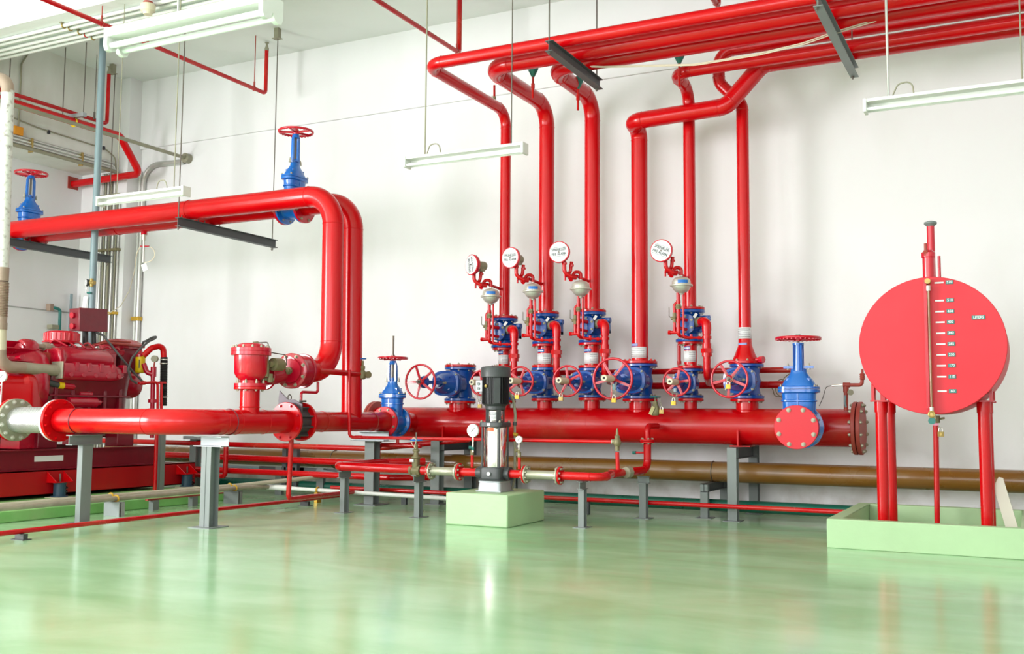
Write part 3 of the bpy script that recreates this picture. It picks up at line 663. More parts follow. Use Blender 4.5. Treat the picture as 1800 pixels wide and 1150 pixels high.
def gong(loc, turn, roll, lab, tone=REDM):
    t = thing('alarm_gong', lab, 'alarm', loc, 'sprinkler fire alarm gongs'); c = Vector(loc)
    d = Matrix.Rotation(turn, 3, 'Z') @ Vector((0, -1, 0)); rt = Matrix.Rotation(turn, 3, 'Z') @ Vector((1, 0, 0)); up = Vector((0, 0, 1))
    r2, u2 = rt*math.cos(roll)+up*math.sin(roll), -rt*math.sin(roll)+up*math.cos(roll)
    obj('gong_bowl', M().lathe(c+d*.028, -d, [(.108, 0), (.113, .004), (.113, .032), (.10, .05), (.04, .056), (.03, .075)], n=48), BRICK if tone is BRICK else WHEEL, t)
    obj('face_plate', M().lathe(c+d*.0275, d, [(.102, 0), (.102, .003)], n=48), LABW, t)
    T = lambda u, v, w: c+d*(.031+w)+r2*u+u2*v
    obj('lettering', text_m('SPRINKLER', .036, lambda u, v, w: T(u*.90, v*1.15+.024, w)), INKG, t, smooth=False)
    obj('lettering', text_m('FIRE ALARM', .033, lambda u, v, w: T(u*.92, v*1.15-.022, w)), INKG, t, smooth=False)
    m = M()
    for v in (.048, -.045): m.prism([(-.085, v-.001), (.085, v-.001), (.085, v+.0016), (-.085, v+.0016)], 0, .001, T)
    obj('rule_line', m, INKG, t, smooth=False)
    obj('centre_nut', M().cyl(c+d*.03, c+d*.038, .008, n=6), STEM, t)
    e = c-d*.045
    obj('water_motor', M().lathe(e, -d, [(.03, 0), (.045, .01), (.050, .03), (.050, .10), (.045, .115), (.03, .12)], n=30).box(-.038, .038, -.09, -.025, -.062, 0, Matrix.Translation(e) @ Matrix.Rotation(turn, 4, 'Z') @ Matrix.Rotation(PI, 4, 'Z')), OLIVE, t)
    return t
gong((gx, gy, gz-.005), -.17, 0, 'round white-faced fire alarm gong with level lettering, second from left')
gong((gx-.51+.045, gy, gz-.052), -.42, PI*.55, 'round white-faced fire alarm gong with lettering turned upright, leftmost')
gong((gx+.556, gy, gz+.018), .08, .06, 'round white-faced fire alarm gong, third from left')
gong((gx+1.645+.01, gy, gz-.04), .02, -.42, 'round white-faced fire alarm gong with slanting lettering, rightmost')

# ------------------------------------------------------------------ drain mains behind the risers, and other wall pipework
pipe('drain_main', 'horizontal red drain pipe behind the risers, upper of two', 'pipe', [(-5.98, 10.42, 1.075), (-5.98, 10.42, 1.47), (-2.0, 10.42, 1.47)], .030, .06, REDD)
pipe('drain_main', 'horizontal red drain pipe behind the risers, lower and thicker of two', 'pipe', [(-3.767, 10.42, 1.316), (-2.107, 10.42, 1.323)], .036, 0, REDD)
pipe('test_pipe', 'thin dark red vertical pipe behind the rightmost gong valve', 'pipe', [(-3.288, 10.4, 1.788), (-3.29, 10.4, 1.457)], .018, 0, REDD, collars=(((-3.289, 10.4, 1.559), 'z', .04),))
pipe('coiled_wire', 'loose thin wire coiled on the wall behind the right upright valve', 'wire', [(-2.521, 10.6, 1.402), (-2.358, 10.6, 1.295), (-2.336, 10.6, 1.19), (-2.231, 10.6, 1.219), (-2.264, 10.6, 1.376), (-2.16, 10.55, 1.449), (-2.099, 10.5, 1.395), (-2.185, 10.5, 1.349), (-2.287, 10.55, 1.398), (-2.324, 10.55, 1.247), (-2.222, 10.5, 1.176)], .0055, .08, OLIVE, n=6)
# pressure sensing branch to the right of the upright valve
t = thing('sensor_branch', 'thin brick-red branch pipe with gauge, left of the tank', 'pipe', (-1.541, 10, 1.093))
m = M(); m.sweep([(-1.541, 10, 1.061), (-1.537, 10, 1.296)], .021, 0, 16); m.sweep([(-1.562, 10, 1.302), (-1.393, 10, 1.301), (-1.386, 10, 1.391)], .017, .03, 14)
m.cyl((-1.562, 10, 1.302), (-1.5, 10, 1.301), .024, n=16); m.cyl((-1.537, 10, 1.286), (-1.538, 10, 1.232), .026, n=16)
m.lathe((-1.387, 10, 1.349), 'z', [(.02, 0), (.026, .01), (.02, .02), (.026, .03), (.02, .04), (.026, .05), (.02, .06), (.012, .065), (.012, .10)], n=16)
obj('pipe_run', m, BRICK, t)
obj('gauge', M().cyl((-1.494, 9.98, 1.231), (-1.489, 9.95, 1.231), .028, n=24).sweep([(-1.538, 10, 1.232), (-1.497, 10, 1.232)], .008, 0, 8), OLIVE, t)
obj('sensor_probe', M().cyl((-1.666, 10, 1.297), (-1.568, 10, 1.302), .010, n=12), STEEL, t)
pipe('sensor_wire', 'thin dark wire drooping from the sensor probe to the header', 'wire', [(-1.661, 10, 1.297), (-1.719, 10, 1.287), (-1.747, 10, 1.189), (-1.785, 10, 1.103)], .0035, .04, DCABLE, n=6)
pipe('grey_hose', 'short grey hose hanging under the sensor branch gauge', 'hose', [(-1.539, 9.97, 1.205), (-1.546, 9.97, 1.135), (-1.538, 9.98, 1.093)], .010, .05, BGREY, n=10)

# ------------------------------------------------------------------ padlocks and chains
def padlock(loc, lab, wheel=None, chain=(), gold=True, turn=0, group='padlocks on the handwheels'):
    c = Vector(loc); t = thing('padlock', lab, 'padlock', loc, group)
    R_ = Euler((0, 0, turn))
    obj('lock_body', M().cbox(c, .046, .020, .040, R_).cyl(c+Vector((-.0, -.010, 0)), c+Vector((0, -.012, 0)), .013, n=16), BRASS if not gold else GOLD, t, bevel=.003)
    obj('shackle', M().sweep([c+Vector((-.014, 0, .018)), c+Vector((-.014, 0, .050)), c+Vector((.014, 0, .050)), c+Vector((.014, 0, .018))], .0035, .013, 10), STEEL, t)
    if chain:
        m = M()
        for a, b in chain:
            a, b = Vector(a), Vector(b); d = (b-a); n = max(2, int(d.length/.018)); e1, e2, dd = frame(d)
            for i in range(n):
                p = a+d*(i+.5)/n; q = e1 if i % 2 else e2; w = dd.cross(q)
                ring = [p+dd*(.012*math.cos(t_))+q*(.007*math.sin(t_)) for t_ in [2*PI*k/8 for k in range(8)]]
                m.sweep(ring+[ring[0]], .002, 0, 5, caps=False)
        obj('chain', m, ZINC, t)
    return t

def pchain(px, py, y, dx, dz, n):
    pass
padlock((-3.602, 9.3, 1.145), 'yellow brass padlock under the widest handwheel', chain=[((-3.634, 9.32, 1.323), (-3.608, 9.3, 1.173)), ((-3.586, 9.32, 1.323), (-3.591, 9.3, 1.173))])
padlock((-3.103, 9.62, 1.123), 'round-bodied brass padlock under the smallest handwheel', chain=[((-3.123, 9.65, 1.229), (-3.108, 9.62, 1.156)), ((-3.071, 9.65, 1.229), (-3.091, 9.62, 1.156))])
padlock((-2.507, 9.42, 1.275), 'brass padlock chained at the hub of the rightmost header handwheel', chain=[((-2.538, 9.44, 1.409), (-2.507, 9.42, 1.307)), ((-2.457, 9.44, 1.382), (-2.485, 9.42, 1.307))])
padlock((-4.745, 9.48, 1.183), 'brass padlock just right of the black pump motor', chain=[((-4.702, 9.5, 1.272), (-4.732, 9.48, 1.218)), ((-4.748, 9.5, 1.254), (-4.758, 9.48, 1.218))])
padlock((-5.239, 9.58, 1.088), 'dull brass padlock hanging left of the black pump motor', gold=False, chain=[((-5.283, 9.6, 1.222), (-5.25, 9.58, 1.125)), ((-5.227, 9.6, 1.222), (-5.236, 9.58, 1.125))])
padlock((-4.228, 9.44, 1.164), 'silver-shackled padlock under the third gong handwheel', gold=False, chain=[((-4.238, 9.46, 1.251), (-4.241, 9.44, 1.193)), ((-4.219, 9.46, 1.228), (-4.216, 9.44, 1.193))])
# cloth wraps on two wheel spokes
one('spoke_tag', M().cyl((-3.618, 9.34, 1.307), (-3.618, 9.34, 1.246), .017, n=12), paint('pale_blue_tag', (.30, .45, .52), .5), 'pale blue wrap on the lower spoke of the widest handwheel', 'tag')
one('spoke_tag', M().cyl((-3.097, 9.66, 1.268), (-3.098, 9.66, 1.235), .017, n=12), paint('grey_blue_tag', (.33, .42, .50), .5), 'pale blue wrap on the lower spoke of the smallest handwheel', 'tag')

# ------------------------------------------------------------------ header portals and small posts
def portal(x, y0, y1, zt, lab, w=.09):
    t = thing('pipe_stand', lab, 'support', (x, (y0+y1)/2, 0), 'grey portal frames under the header')
    for y in (y0, y1):
        obj('leg', M().ibeam((x, y, 0.006), (x, y, zt), .09 if w < .1 else .11, w, .007, up='y'), GREY, t)
        obj('foot_plate', M().box(x-w*.9, x+w*.9, y-.09, y+.09, 0, .007), GREY, t)
    obj('cross_beam', M().ibeam((x, y0-.04, zt-.055), (x, y1+.04, zt-.055), .11, w, .007), DGREY, t)
    return t
portal(-2.56, 9.76, 10.60, .70, 'grey steel portal frame under the right half of the header')
portal(-5.92, 9.85, 10.60, .70, 'grey steel portal frame under the left half of the header, behind the pump suction pipe', .11)
def post(x, y, zt, lab, capx=.0, capy=.16, caph=.075, w=.075, d=.075, base=True, rot=0, mat=GREY, group='short grey H-posts', cap_mat=None, capoff=(0, 0)):
    t = thing('support_post', lab, 'support', (x, y, 0), group); m = M()
    zc = zt-caph
    if rot: m.ibeam((x, y, .004), (x, y, zc), d, w, .007, up='x')
    else: m.ibeam((x, y, .004), (x, y, zc), d, w, .007, up='y')
    obj('post', m, mat, t)
    cx, cy = x+capoff[0], y+capoff[1]
    if capx: obj('cap_beam', M().ibeam((cx-capx/2, cy, zt-caph/2), (cx+capx/2, cy, zt-caph/2), caph, max(.05, w), .006, kind='C' if rot else 'I'), cap_mat or mat, t)
    else: obj('cap_beam', M().ibeam((cx, cy-capy/2, zt-caph/2), (cx, cy+capy/2, zt-caph/2), caph, max(.05, w), .006), cap_mat or mat, t)
    if base: obj('foot_plate', M().box(x-w*1.1, x+w*1.1, y-d*1.1, y+d*1.1, 0, .006), GREY, t)
    return t
post(-2.87, 9.90, .325, 'small grey post under the brown pipe, right of the pump', capy=.0, capx=0, caph=.0701) if 0 else None
t = thing('pipe_stand', 'low grey portal frame carrying the brown pipe, left of the right header portal', 'support', (-2.88, 10.2, 0))
for y in (9.90, 10.62): obj('leg', M().ibeam((-2.88, y, 0.005), (-2.88, y, .335), .06, .075, .006, up='y'), GREY, t)
obj('cross_beam', M().ibeam((-2.88, 9.87, .295), (-2.88, 10.65, .295), .08, .07, .006), DGREY, t); obj('foot_plate', M().box(-2.96, -2.80, 9.82, 9.99, 0, .006), GREY, t)
t = thing('pipe_stand', 'low grey portal frame carrying the brown pipe behind the pump suction connector', 'support', (-5.35, 10.2, 0))
for y in (9.90, 10.62): obj('leg', M().ibeam((-5.35, y, 0.005), (-5.35, y, .335), .06, .075, .006, up='y'), GREY, t)
obj('cross_beam', M().ibeam((-5.35, 9.87, .295), (-5.35, 10.65, .295), .08, .07, .006), DGREY, t)
# low pipes along the wall
BY, BZ = 10.22, .438
t = thing('brown_pipe', 'thick brown pipe running low along the whole back wall', 'pipe', (-4, BY, BZ-.1))
obj('pipe_run', M().cyl((-11.5, BY, BZ), (XE, BY, BZ), .103, n=40), BROWN, t)
for x in (-2.88, -5.35, -7.6, -8.2):
    obj('u_bolt', M().torus((x, BY, BZ), 'x', .106, .005, n=36, k=8, a0=0, a1=2*PI), STEM, t)
pipe('green_pipe', 'dark green pipe lying along the foot of the back wall', 'pipe', [(-11.5, 10.02, .12), (-1.25, 10.02, .12)], .058, 0, GREENP, n=28)
t = thing('floor_pipe', 'thin red pipe on low brackets just off the floor, ending at the green basin', 'pipe', (-3, 9.45, 0))
obj('pipe_run', M().sweep([(-7.2, 9.62, .15), (-1.46, 9.60, .15)], .022, 0, 14), REDD, t)
for x in (-4.02, -5.0, -6.2): obj('foot_bracket', M().ibeam((x, 9.62, 0), (x, 9.62, .125), .04, .06, .005, up='y'), DGREY, t)
obj('end_bracket', M().box(-1.50, -1.44, 9.58, 9.62, 0, .13) .box(-1.445, -1.438, 9.56, 9.64, 0, .16), OLIVE, t)

# ------------------------------------------------------------------ pump plinth, booster pump and its piping
one('pump_plinth', M().box(-4.775, -4.140, 8.10, 8.87, 0, .29), MINT, 'pale green painted concrete block carrying the booster pump', 'plinth', bevel=.012)
PX, PY = -4.455, 8.45
t = thing('booster_pump', 'vertical stainless steel multistage pump with black finned motor', 'pump', (PX, PY, .29))
B = lambda m, mat, n: obj(n, m, mat, t)
o = obj('base_plate', M().box(PX-.13, PX+.13, PY-.13, PY+.13, .292, .300), LGREY, t)
obj('base', M().loft([(.300, .125, .125, 8), (.375, .115, .115, 8), (.378, .12, .12, 8), (.388, .12, .12, 8)], T=Matrix.Translation((PX, PY, 0)), n=40), LGREY, t)
obj('pump_head', M().loft([(.388, .122, .122, 6), (.40, .125, .125, 6), (.41, .11, .11, 6), (.50, .118, .118, 5), (.513, .112, .112, 4)], T=Matrix.Translation((PX, PY, 0)), n=40).cyl((PX-.165, PY, .455), (PX+.165, PY, .455), .062, n=28).cyl((PX-.185, PY, .455), (PX-.165, PY, .455), .05, n=28), CHAR, t)
obj('round_plug', M().cyl((PX, PY-.118, .455), (PX, PY-.13, .455), .018, n=20), LABW, t)
obj('sleeve', M().lathe((PX, PY, .51), 'z', [(.100, 0), (.105, .006), (.105, .37), (.100, .38)], n=56), STEEL, t)
for sx in (-1, 1):
    for sy in (-1, 1): obj('tie_rod', M().cyl((PX+sx*.088, PY+sy*.088, .505), (PX+sx*.088, PY+sy*.088, .935), .009, n=12), CHAR, t)
obj('top_flange', M().loft([(.885, .118, .118, 5), (.888, .122, .122, 5), (.925, .122, .122, 5), (.928, .118, .118, 5)], T=Matrix.Translation((PX, PY, 0)), n=40), CHAR, t)
for sx in (-1, 1):
    for sy in (-1, 1): bolts(t, (PX+sx*.095, PY+sy*.095, .928), 'z', .0001, 1, .010, .02)
obj('coupling_guard', M().lathe((PX, PY, .93), 'z', [(.070, 0), (.072, .004), (.072, .105), (.07, .108)], n=40), STEEL, t)
for a in (-40, 60, 140, 220):
    q = Matrix.Translation((PX, PY, 0)) @ Matrix.Rotation(rad(a), 4, 'Z'); obj('stool_leg', M().box(.060, .088, -.022, .022, .928, 1.045, q), CHAR, t)
obj('motor_flange', M().lathe((PX, PY, 1.04), 'z', [(.085, 0), (.095, .006), (.095, .035), (.105, .045), (.12, .055)], n=44), CHAR, t)
m = M().cyl((PX, PY, 1.092), (PX, PY, 1.345), .108, n=48)
for k in range(44):
    a = 2*PI*k/44; q = Matrix.Translation((PX, PY, 0)) @ Matrix.Rotation(a, 4, 'Z')
    if not (-75 < math.degrees((a+PI) % (2*PI)-PI) < -38): m.box(.10, .128, -.0028, .0028, 1.097, 1.345, q)
obj('finned_motor', m, BLACK, t)
q = Matrix.Translation((PX, PY, 0)) @ Matrix.Rotation(rad(-56), 4, 'Z')
obj('flat_panel', M().box(.10, .129, -.030, .030, 1.10, 1.34, q), CHAR, t, bevel=.003)
obj('fan_cover', M().lathe((PX, PY, 1.345), 'z', [(.136, 0), (.140, .004), (.140, .085), (.132, .098), (.10, .103), (0, .104)], n=56), CHAR, t)
obj('lifting_eye', M().sphere if 0 else M().cyl((PX-.02, PY-.03, 1.448), (PX-.02, PY-.03, 1.458), .008, n=12), BLACK, t)
obj('grease_cap', M().lathe((PX-.030, PY-.128, 1.262), '-y', [(.013, 0), (.015, .006), (.015, .012), (.009, .018), (0, .02)], n=20), BRASS, t)
obj('terminal_box', M().box(PX-.175, PX-.10, PY-.07, PY+.06, 1.21, 1.32), LGREY, t, bevel=.004)
for z in (1.24, 1.285): obj('knockout', M().cyl((PX-.145, PY-.07, z), (PX-.145, PY-.078, z), .015, n=20), GREY, t)
obj('name_strip', sticker_mesh(PX, PY, .1235, .893, .920, rad(-125), rad(-85)), LABW, t)
obj('orange_label', sticker_mesh(PX, PY, .1062, .845, .878, rad(-105), rad(-70)), LABO, t)
T = lambda u, v, w: Vector((PX-.027+u, PY-.1245-w, .906+v))
obj('rating_plate', sticker_mesh(PX, PY, .0735, .955, 1.025, rad(-105), rad(-40)), LABW, t)
writing(t, (PX, PY), .0745, .957, 1.023, rad(-103), rad(-42), 6, seed=9)
# suction side: from the far right elbow to the pump (pipe along x at pump height)
YP, ZP = PY, .455
def fl(parent, x, s, R=.085, mat=RED, n=8, r=.010): return flange(parent, (x, YP, ZP), 'x' if s > 0 else '-x', R, .018, n, r, mat=mat)
X0 = (-6.275, 8.45, 0.477)
t = thing('suction_pipe', 'red horizontal pipe with rounded elbow feeding the left side of the pump', 'pipe', (-5.9, YP, ZP-.1))
obj('pipe_run', M().sweep([(-5.205, 8.45, 0.486), (-6.261, 8.45, 0.477), (-7.15, 9.9, .475), (-7.15, 10.0, .475)], .044, .075, 28, .003) if 0 else M().sweep([((-5.347, 8.45, 0.481)[0], YP, ZP+.01), (-6.27, YP, ZP+.012), (-6.27, 9.35, ZP+.012), (-6.0, 9.7, ZP+.02)], .044, .08, 28, .003), RED, t)
t2 = thing('suction_pipe', 'short red flanged pipe between bronze valve and left flexible connector', 'pipe', ((-5.192, 8.45, 0.486)[0], YP, ZP))
xa, xb = (-5.25, 8.45, 0.484)[0], (-5.153, 8.45, 0.487)[0]
obj('pipe_run', M().cyl((xa, YP, ZP), (xb, YP, ZP), .042, n=28), RED, t2); fl(t2, xb, -1, .082)
# bronze gate valve on the suction pipe
xv = (-5.321, 8.45, 0.482)[0]
t = thing('bronze_valve', 'dull bronze gate valve with blue wheel tied with cord, on the suction pipe', 'valve', (xv, YP, ZP-.06))
obj('body', M().cyl((xv-.058, YP, ZP), (xv-.035, YP, ZP), .052, n=8).cyl((xv+.035, YP, ZP), (xv+.058, YP, ZP), .052, n=8).loft([(ZP-.062, .030, .03, 3), (ZP-.05, .036, .036, 3), (ZP+.11, .034, .036, 3), (ZP+.12, .045, .045, 3), (ZP+.128, .045, .045, 3)], T=Matrix.Translation((xv, YP, 0)), n=28).cyl((xv-.04, YP, ZP), (xv+.04, YP, ZP), .045, n=24), BRONZE, t)
obj('bonnet', M().lathe((xv, YP, ZP+.128), 'z', [(.04, 0), (.028, .02), (.022, .05), (.034, .055), (.034, .07), (.018, .08), (.016, .13)], n=20), BRONZE, t)
obj('handwheel', M().torus((xv, YP, ZP+.29), 'z', .055, .007, n=28, k=8).box(-.05, .05, -.006, .006, -.004, .004, Matrix.Translation((xv, YP, ZP+.29))).box(-.006, .006, -.05, .05, -.004, .004, Matrix.Translation((xv, YP, ZP+.29))), LABB, t)
obj('stem', M().cyl((xv, YP, ZP+.25), (xv, YP, ZP+.365), .008, n=10), STEM, t)
obj('tie_cord', M().sweep([(xv+.02, YP-.04, ZP+.21), (xv-.03, YP-.05, ZP+.27), (xv+.0, YP-.058, ZP+.32), (xv+.035, YP-.05, ZP+.30), (xv+.01, YP-.045, ZP+.23)], .004, .03, 8), CREAM, t)
obj('pale_label', M().cbox((xv-.02, YP-.046, ZP+.095), .045, .003, .028), LABW, t)
CONN = paint('dull_silver_beige_metal', (.44, .43, .33), .35, metal=.45, var=.12, scale=20)
def connector(xa, xb, lab):
    t = thing('flexible_connector', lab, 'connector', ((xa+xb)/2, YP, ZP-.08), 'silver-beige flexible connectors beside the pump')
    obj('sleeve', M().lathe((xa, YP, ZP), 'x', [(.05, 0), (.048, .03), (.040, .045), (.040, xb-xa-.045), (.048, xb-xa-.03), (.05, xb-xa)], n=36), CONN, t)
    for x, s in ((xa+.008, 1), (xb-.008, -1)):
        flange(t, (x, YP, ZP), 'x' if s > 0 else '-x', .082, .016, 8, .011, mat=CONN, bmat=ZINC)
    return t
connector(xb+.004, (-4.845, 8.45, 0.486)[0], 'silver-beige flexible pipe connector left of the pump')
xc = (-4.838, 8.45, 0.486)[0]
t = thing('pump_nozzle_pipe', 'short red flanged pipe joining left connector to the pump', 'pipe', (xc, YP, ZP)); ROOT_L = t
obj('pipe_run', M().cyl((xc, YP, ZP), (PX-.178, YP, ZP), .040, n=28), RED, t); fl(t, xc+.008, 1, .082)
m = M().cyl((-4.697, 8.45, 0.501), (-4.698, 8.45, 0.623), .014, n=14); obj('gauge_stub', m, RED, t)
xd = (-4.136, 8.45, 0.476)[0]
t = thing('pump_nozzle_pipe', 'short red flanged pipe joining the pump to the right connector', 'pipe', (xd, YP, ZP)); ROOT_R = t
obj('pipe_run', M().cyl((PX+.165, YP, ZP), (xd, YP, ZP), .038, n=28), RED, t); fl(t, xd-.006, -1, .082)
obj('gauge_stub', M().cyl((-4.2, 8.45, 0.5), (-4.201, 8.45, 0.614), .014, n=14), RED, t)
connector(xd+.004, (-3.799, 8.45, 0.477)[0], 'silver-beige flexible pipe connector right of the pump')
xe = (-3.794, 8.45, 0.477)[0]
ye = (-3.3, 8.997, 0.504)
t = thing('delivery_pipe', 'red pipe from the right connector rising beside the header to a flange', 'pipe', (xe, YP, ZP-.1))
xr = (-3.402, 9.7, 0.61)[0]
m = M().sweep([(xe, YP, ZP), ((-3.365, 8.45, 0.486)[0], YP, ZP), (xr-.09, 8.95, ZP), (xr, 9.70, ZP+.01), (xr, 9.70, .74)], .038, .10, 28, .003)
obj('pipe_run', m, RED, t); fl(t, xe+.008, 1, .082, n=8)
flange(t, (xr, 9.70, .757), 'z', .075, .016, 6, .010); flange(t, (xr, 9.70, .738), '-z', .075, .016, 6, .010)
obj('neck', M().sweep([(xr, 9.70, .76), (xr, 9.70, .895), (xr+.01, 9.99, .895)], .030, .06, 20), RED, t)
obj('drain_stub', M().cyl((-3.521, 9.7, 0.63), (-3.42, 9.7, 0.632), .010, n=12), RED, t); obj('stub_cap', M().cyl((-3.557, 9.7, 0.629), (-3.521, 9.7, 0.63), .016, n=8), TEAL, t)
obj('union', M().cyl((-3.428, 9.16, 0.461), (-3.41, 9.22, 0.464), .056, n=8), OLIVE, t)
# black and bronze valve tied with a tag on the header branch
c = Vector((-3.358, 9.82, 1.051))
t = thing('branch_valve', 'dark valve with teal handwheel and yellow tag against the header', 'valve', c)
obj('body', M().loft([(-.05, .03, .03, 3), (-.03, .045, .04, 3), (.03, .045, .04, 3), (.05, .03, .03, 3), (.09, .022, .022, 3)], T=Matrix.Translation(c), n=24).cyl(c+Vector((0, 0, .09)), c+Vector((0, 0, .14)), .008, n=10), BRONZE, t)
obj('handwheel', M().torus(c+Vector((0, 0, .135)), 'z', .052, .007, n=28, k=8).box(-.05, .05, -.006, .006, -.003, .003, Matrix.Translation(c+Vector((0, 0, .135)))), LABG, t)
obj('yellow_tag', M().cbox(c+Vector((-.02, -.05, 0)), .035, .002, .09, Euler((.2, .5, 0))), paint('dull_yellow_card', (.55, .50, .25), .6), t)
padlock(c+Vector((.075, -.03, -.01)), 'small white key tag lock hanging right of the branch valve', gold=False, chain=[(c+Vector((.05, -.02, .12)), c+Vector((.075, -.03, .04)))], group=None)
# thin bypass pipe in front of the header
t = thing('bypass_pipe', 'thin red pipe crossing in front of the header foot to a bronze valve', 'pipe', (-5, 8.55, .6))
m = M(); m.sweep([(-6.255, 8.62, 1.45), (-6.237, 8.62, 0.755), (-3.307, 8.62, 0.763)], .0165, .05, 16); 
m.cyl((-6.166, 8.62, 0.756), (-6.082, 8.62, 0.757), .019, n=14); m.cyl((-3.299, 8.6, 0.673), (-3.294, 8.6, 0.516), .018, n=16)
obj('pipe_run', m, RED, t)
c = Vector((-3.307, 8.62, 0.763))
obj('valve_body', M().lathe(c+Vector((0, 0, -.03)), 'z', [(.02, -.05), (.02, -.01), (.03, 0), (.036, .02), (.03, .05), (.022, .06), (.024, .08), (.013, .09), (.01, .13), (.006, .15)], n=20).cyl(c+Vector((-.045, 0, 0)), c+Vector((-.02, 0, 0)), .024, n=14), BRONZE, t)
obj('white_ring', M().cyl(c+Vector((-.05, 0, 0)), c+Vector((-.045, 0, 0)), .022, n=16), LABW, t)
# posts that carry pump piping
post((-3.593, 8.477, 0)[0], 8.50, .41, 'grey H-post under the delivery pipe, right of the pump plinth', capy=.14, caph=.07, w=.055, d=.07)
post((-3.39, 9.527, 0)[0], 9.55, .41, 'grey H-post under the delivery pipe elbow, left of the right portal', capx=.12, caph=.07, w=.07, d=.07)
post((-5.314, 8.619, 0)[0], 8.50, .41, 'grey H-post under the left connector flange', capy=.2, caph=.07, w=.055, d=.08)
post((-6.21, 8.619, 0)[0], 8.52, .42, 'grey H-post under the elbow end of the suction pipe', capy=.2, caph=.07, w=.055, d=.08)
# gauges
def gauge(c, R, lab, stem_z, stemx=0, mat=WHITE, knob=None, yw=0):
    c = Vector(c); t = thing('pressure_gauge', lab, 'gauge', c+Vector((0, 0, stem_z)), None)
    d = Matrix.Rotation(yw, 3, 'Z') @ Vector((0, -1, 0)); rt = Matrix.Rotation(yw, 3, 'Z') @ Vector((1, 0, 0))
    cs = obj('case', M().lathe(c, -d, [(R, 0), (R*1.02, .003), (R*1.02, .022), (R*.9, .03)], n=44), mat, t)
    obj('dial', M().lathe(c+d*.0005, d, [(R*.93, 0), (R*.93, .0012)], n=44), DIAL, cs)
    m = M()
    for k in range(11):
        a = rad(225-27*k); u = rt*math.cos(a)+Vector((0, 0, 1))*math.sin(a); w = u.cross(d)
        p = [c+d*.003+u*R*.68+w*.0012, c+d*.003+u*R*.84+w*.0012, c+d*.003+u*R*.84-w*.0012, c+d*.003+u*R*.68-w*.0012]
        m.bm.faces.new([m.bm.verts.new(v) for v in p])
    obj('scale_marks', m, INKG, cs, smooth=False)
    u = (rt+Vector((0, 0, 1))).normalized(); obj('needle', M().cyl(c+d*.004-u*R*.3, c+d*.004+u*R*.55, .002, n=6), INKG, cs)
    obj('gauge_stem', M().cyl(c+Vector((0, .01, -R*.98)), c+Vector((0, .01, stem_z)), .008, n=12).cyl(c+Vector((0, .01, -R-.02)), c+Vector((0, .01, -R-.035)), .013, n=6), STEEL, t)
    if knob: obj('cock', M().cyl(c+Vector((0, .01, stem_z+.02)), c+Vector((0, .01, stem_z+.05)), .014, n=8).cyl(c+Vector((-.015, .01, stem_z+.045)), c+Vector((-.035, -.005, stem_z+.045)), .017, n=18), knob, t)
    return t
gauge((-4.681, 8.42, 0.848), .060, 'large round white pressure gauge left of the pump', -.205, knob=TEAL)
gauge((-4.196, 8.42, 0.771), .033, 'small round white pressure gauge right of the pump', -.145, knob=BRONZE)
obj('bronze_nipple', M().cyl((-4.693, 8.44, 0.618), (-4.693, 8.44, 0.661), .018, n=8), BRONZE, ROOT_L); obj('bronze_nipple', M().cyl((-4.196, 8.44, 0.61), (-4.197, 8.44, 0.656), .018, n=8), BRONZE, ROOT_R)
# flexible conduit beside the motor
t = thing('cable_conduit', 'grey flexible conduit curving down the right side of the pump', 'conduit', (-4.339, 8.6, 0.252))
obj('flexible_hose', M().sweep([(-4.405, 8.62, 1.21), (-4.35, 8.62, 1.129), (-4.331, 8.62, 0.995), (-4.336, 8.62, 0.915)], .014, .12, 14), OLIVE, t)
obj('fitting', M().cyl((-4.336, 8.62, 0.931), (-4.336, 8.62, 0.899), .020, n=14), CHAR, t)
obj('rigid_conduit', M().sweep([(-4.336, 8.62, 0.899), (-4.332, 8.62, 0.409), (-4.361, 8.62, 0.302), (-4.384, 8.62, 0.238)], .012, .08, 14), OLIVE, t)
obj('yellow_clamp', M().cyl((-4.337, 8.6, 0.819), (-4.301, 8.6, 0.809), .018, n=12), GOLD, t); obj('lower_clamp', M().cyl((-4.332, 8.62, 0.436), (-4.332, 8.62, 0.42), .017, n=12), GOLD, t)

# ------------------------------------------------------------------ foam / fuel tank on pipe legs in a green basin
t = thing('basin', 'shallow pale green concrete basin with low walls under the round tank', 'basin', (-.67, 9.0, 0))
m = M(); x0, x1, y0, y1, h = -1.42, .09, 8.17, 9.86, .22
m.box(x0, x1, y0, y0+.09, 0, h); m.box(x0, x0+.10, y0+.09, y1, 0, h); m.box(x1-.17, x1, y0+.09, y1, 0, h); m.box(x0+.10, x1-.17, y1-.11, y1, 0, h)
m.box(x0+.10, x1-.17, y0+.09, y1-.11, 0, .02)
bmesh.ops.remove_doubles(m.bm, verts=m.bm.verts, dist=.0005)
obj('walls', m, MINT, t, bevel=.006)
t = thing('liquid_tank', 'round-faced red drum tank with litre scale standing on pipe legs', 'tank', (-.665, 8.9, .02))
tc = Vector((-.665, 8.5, 1.561)); TR = .535
obj('drum', M().lathe(tc, 'y', [(TR-.004, 0), (TR, .004), (TR, 1.0), (TR-.004, 1.004)], n=96), REDM, t)
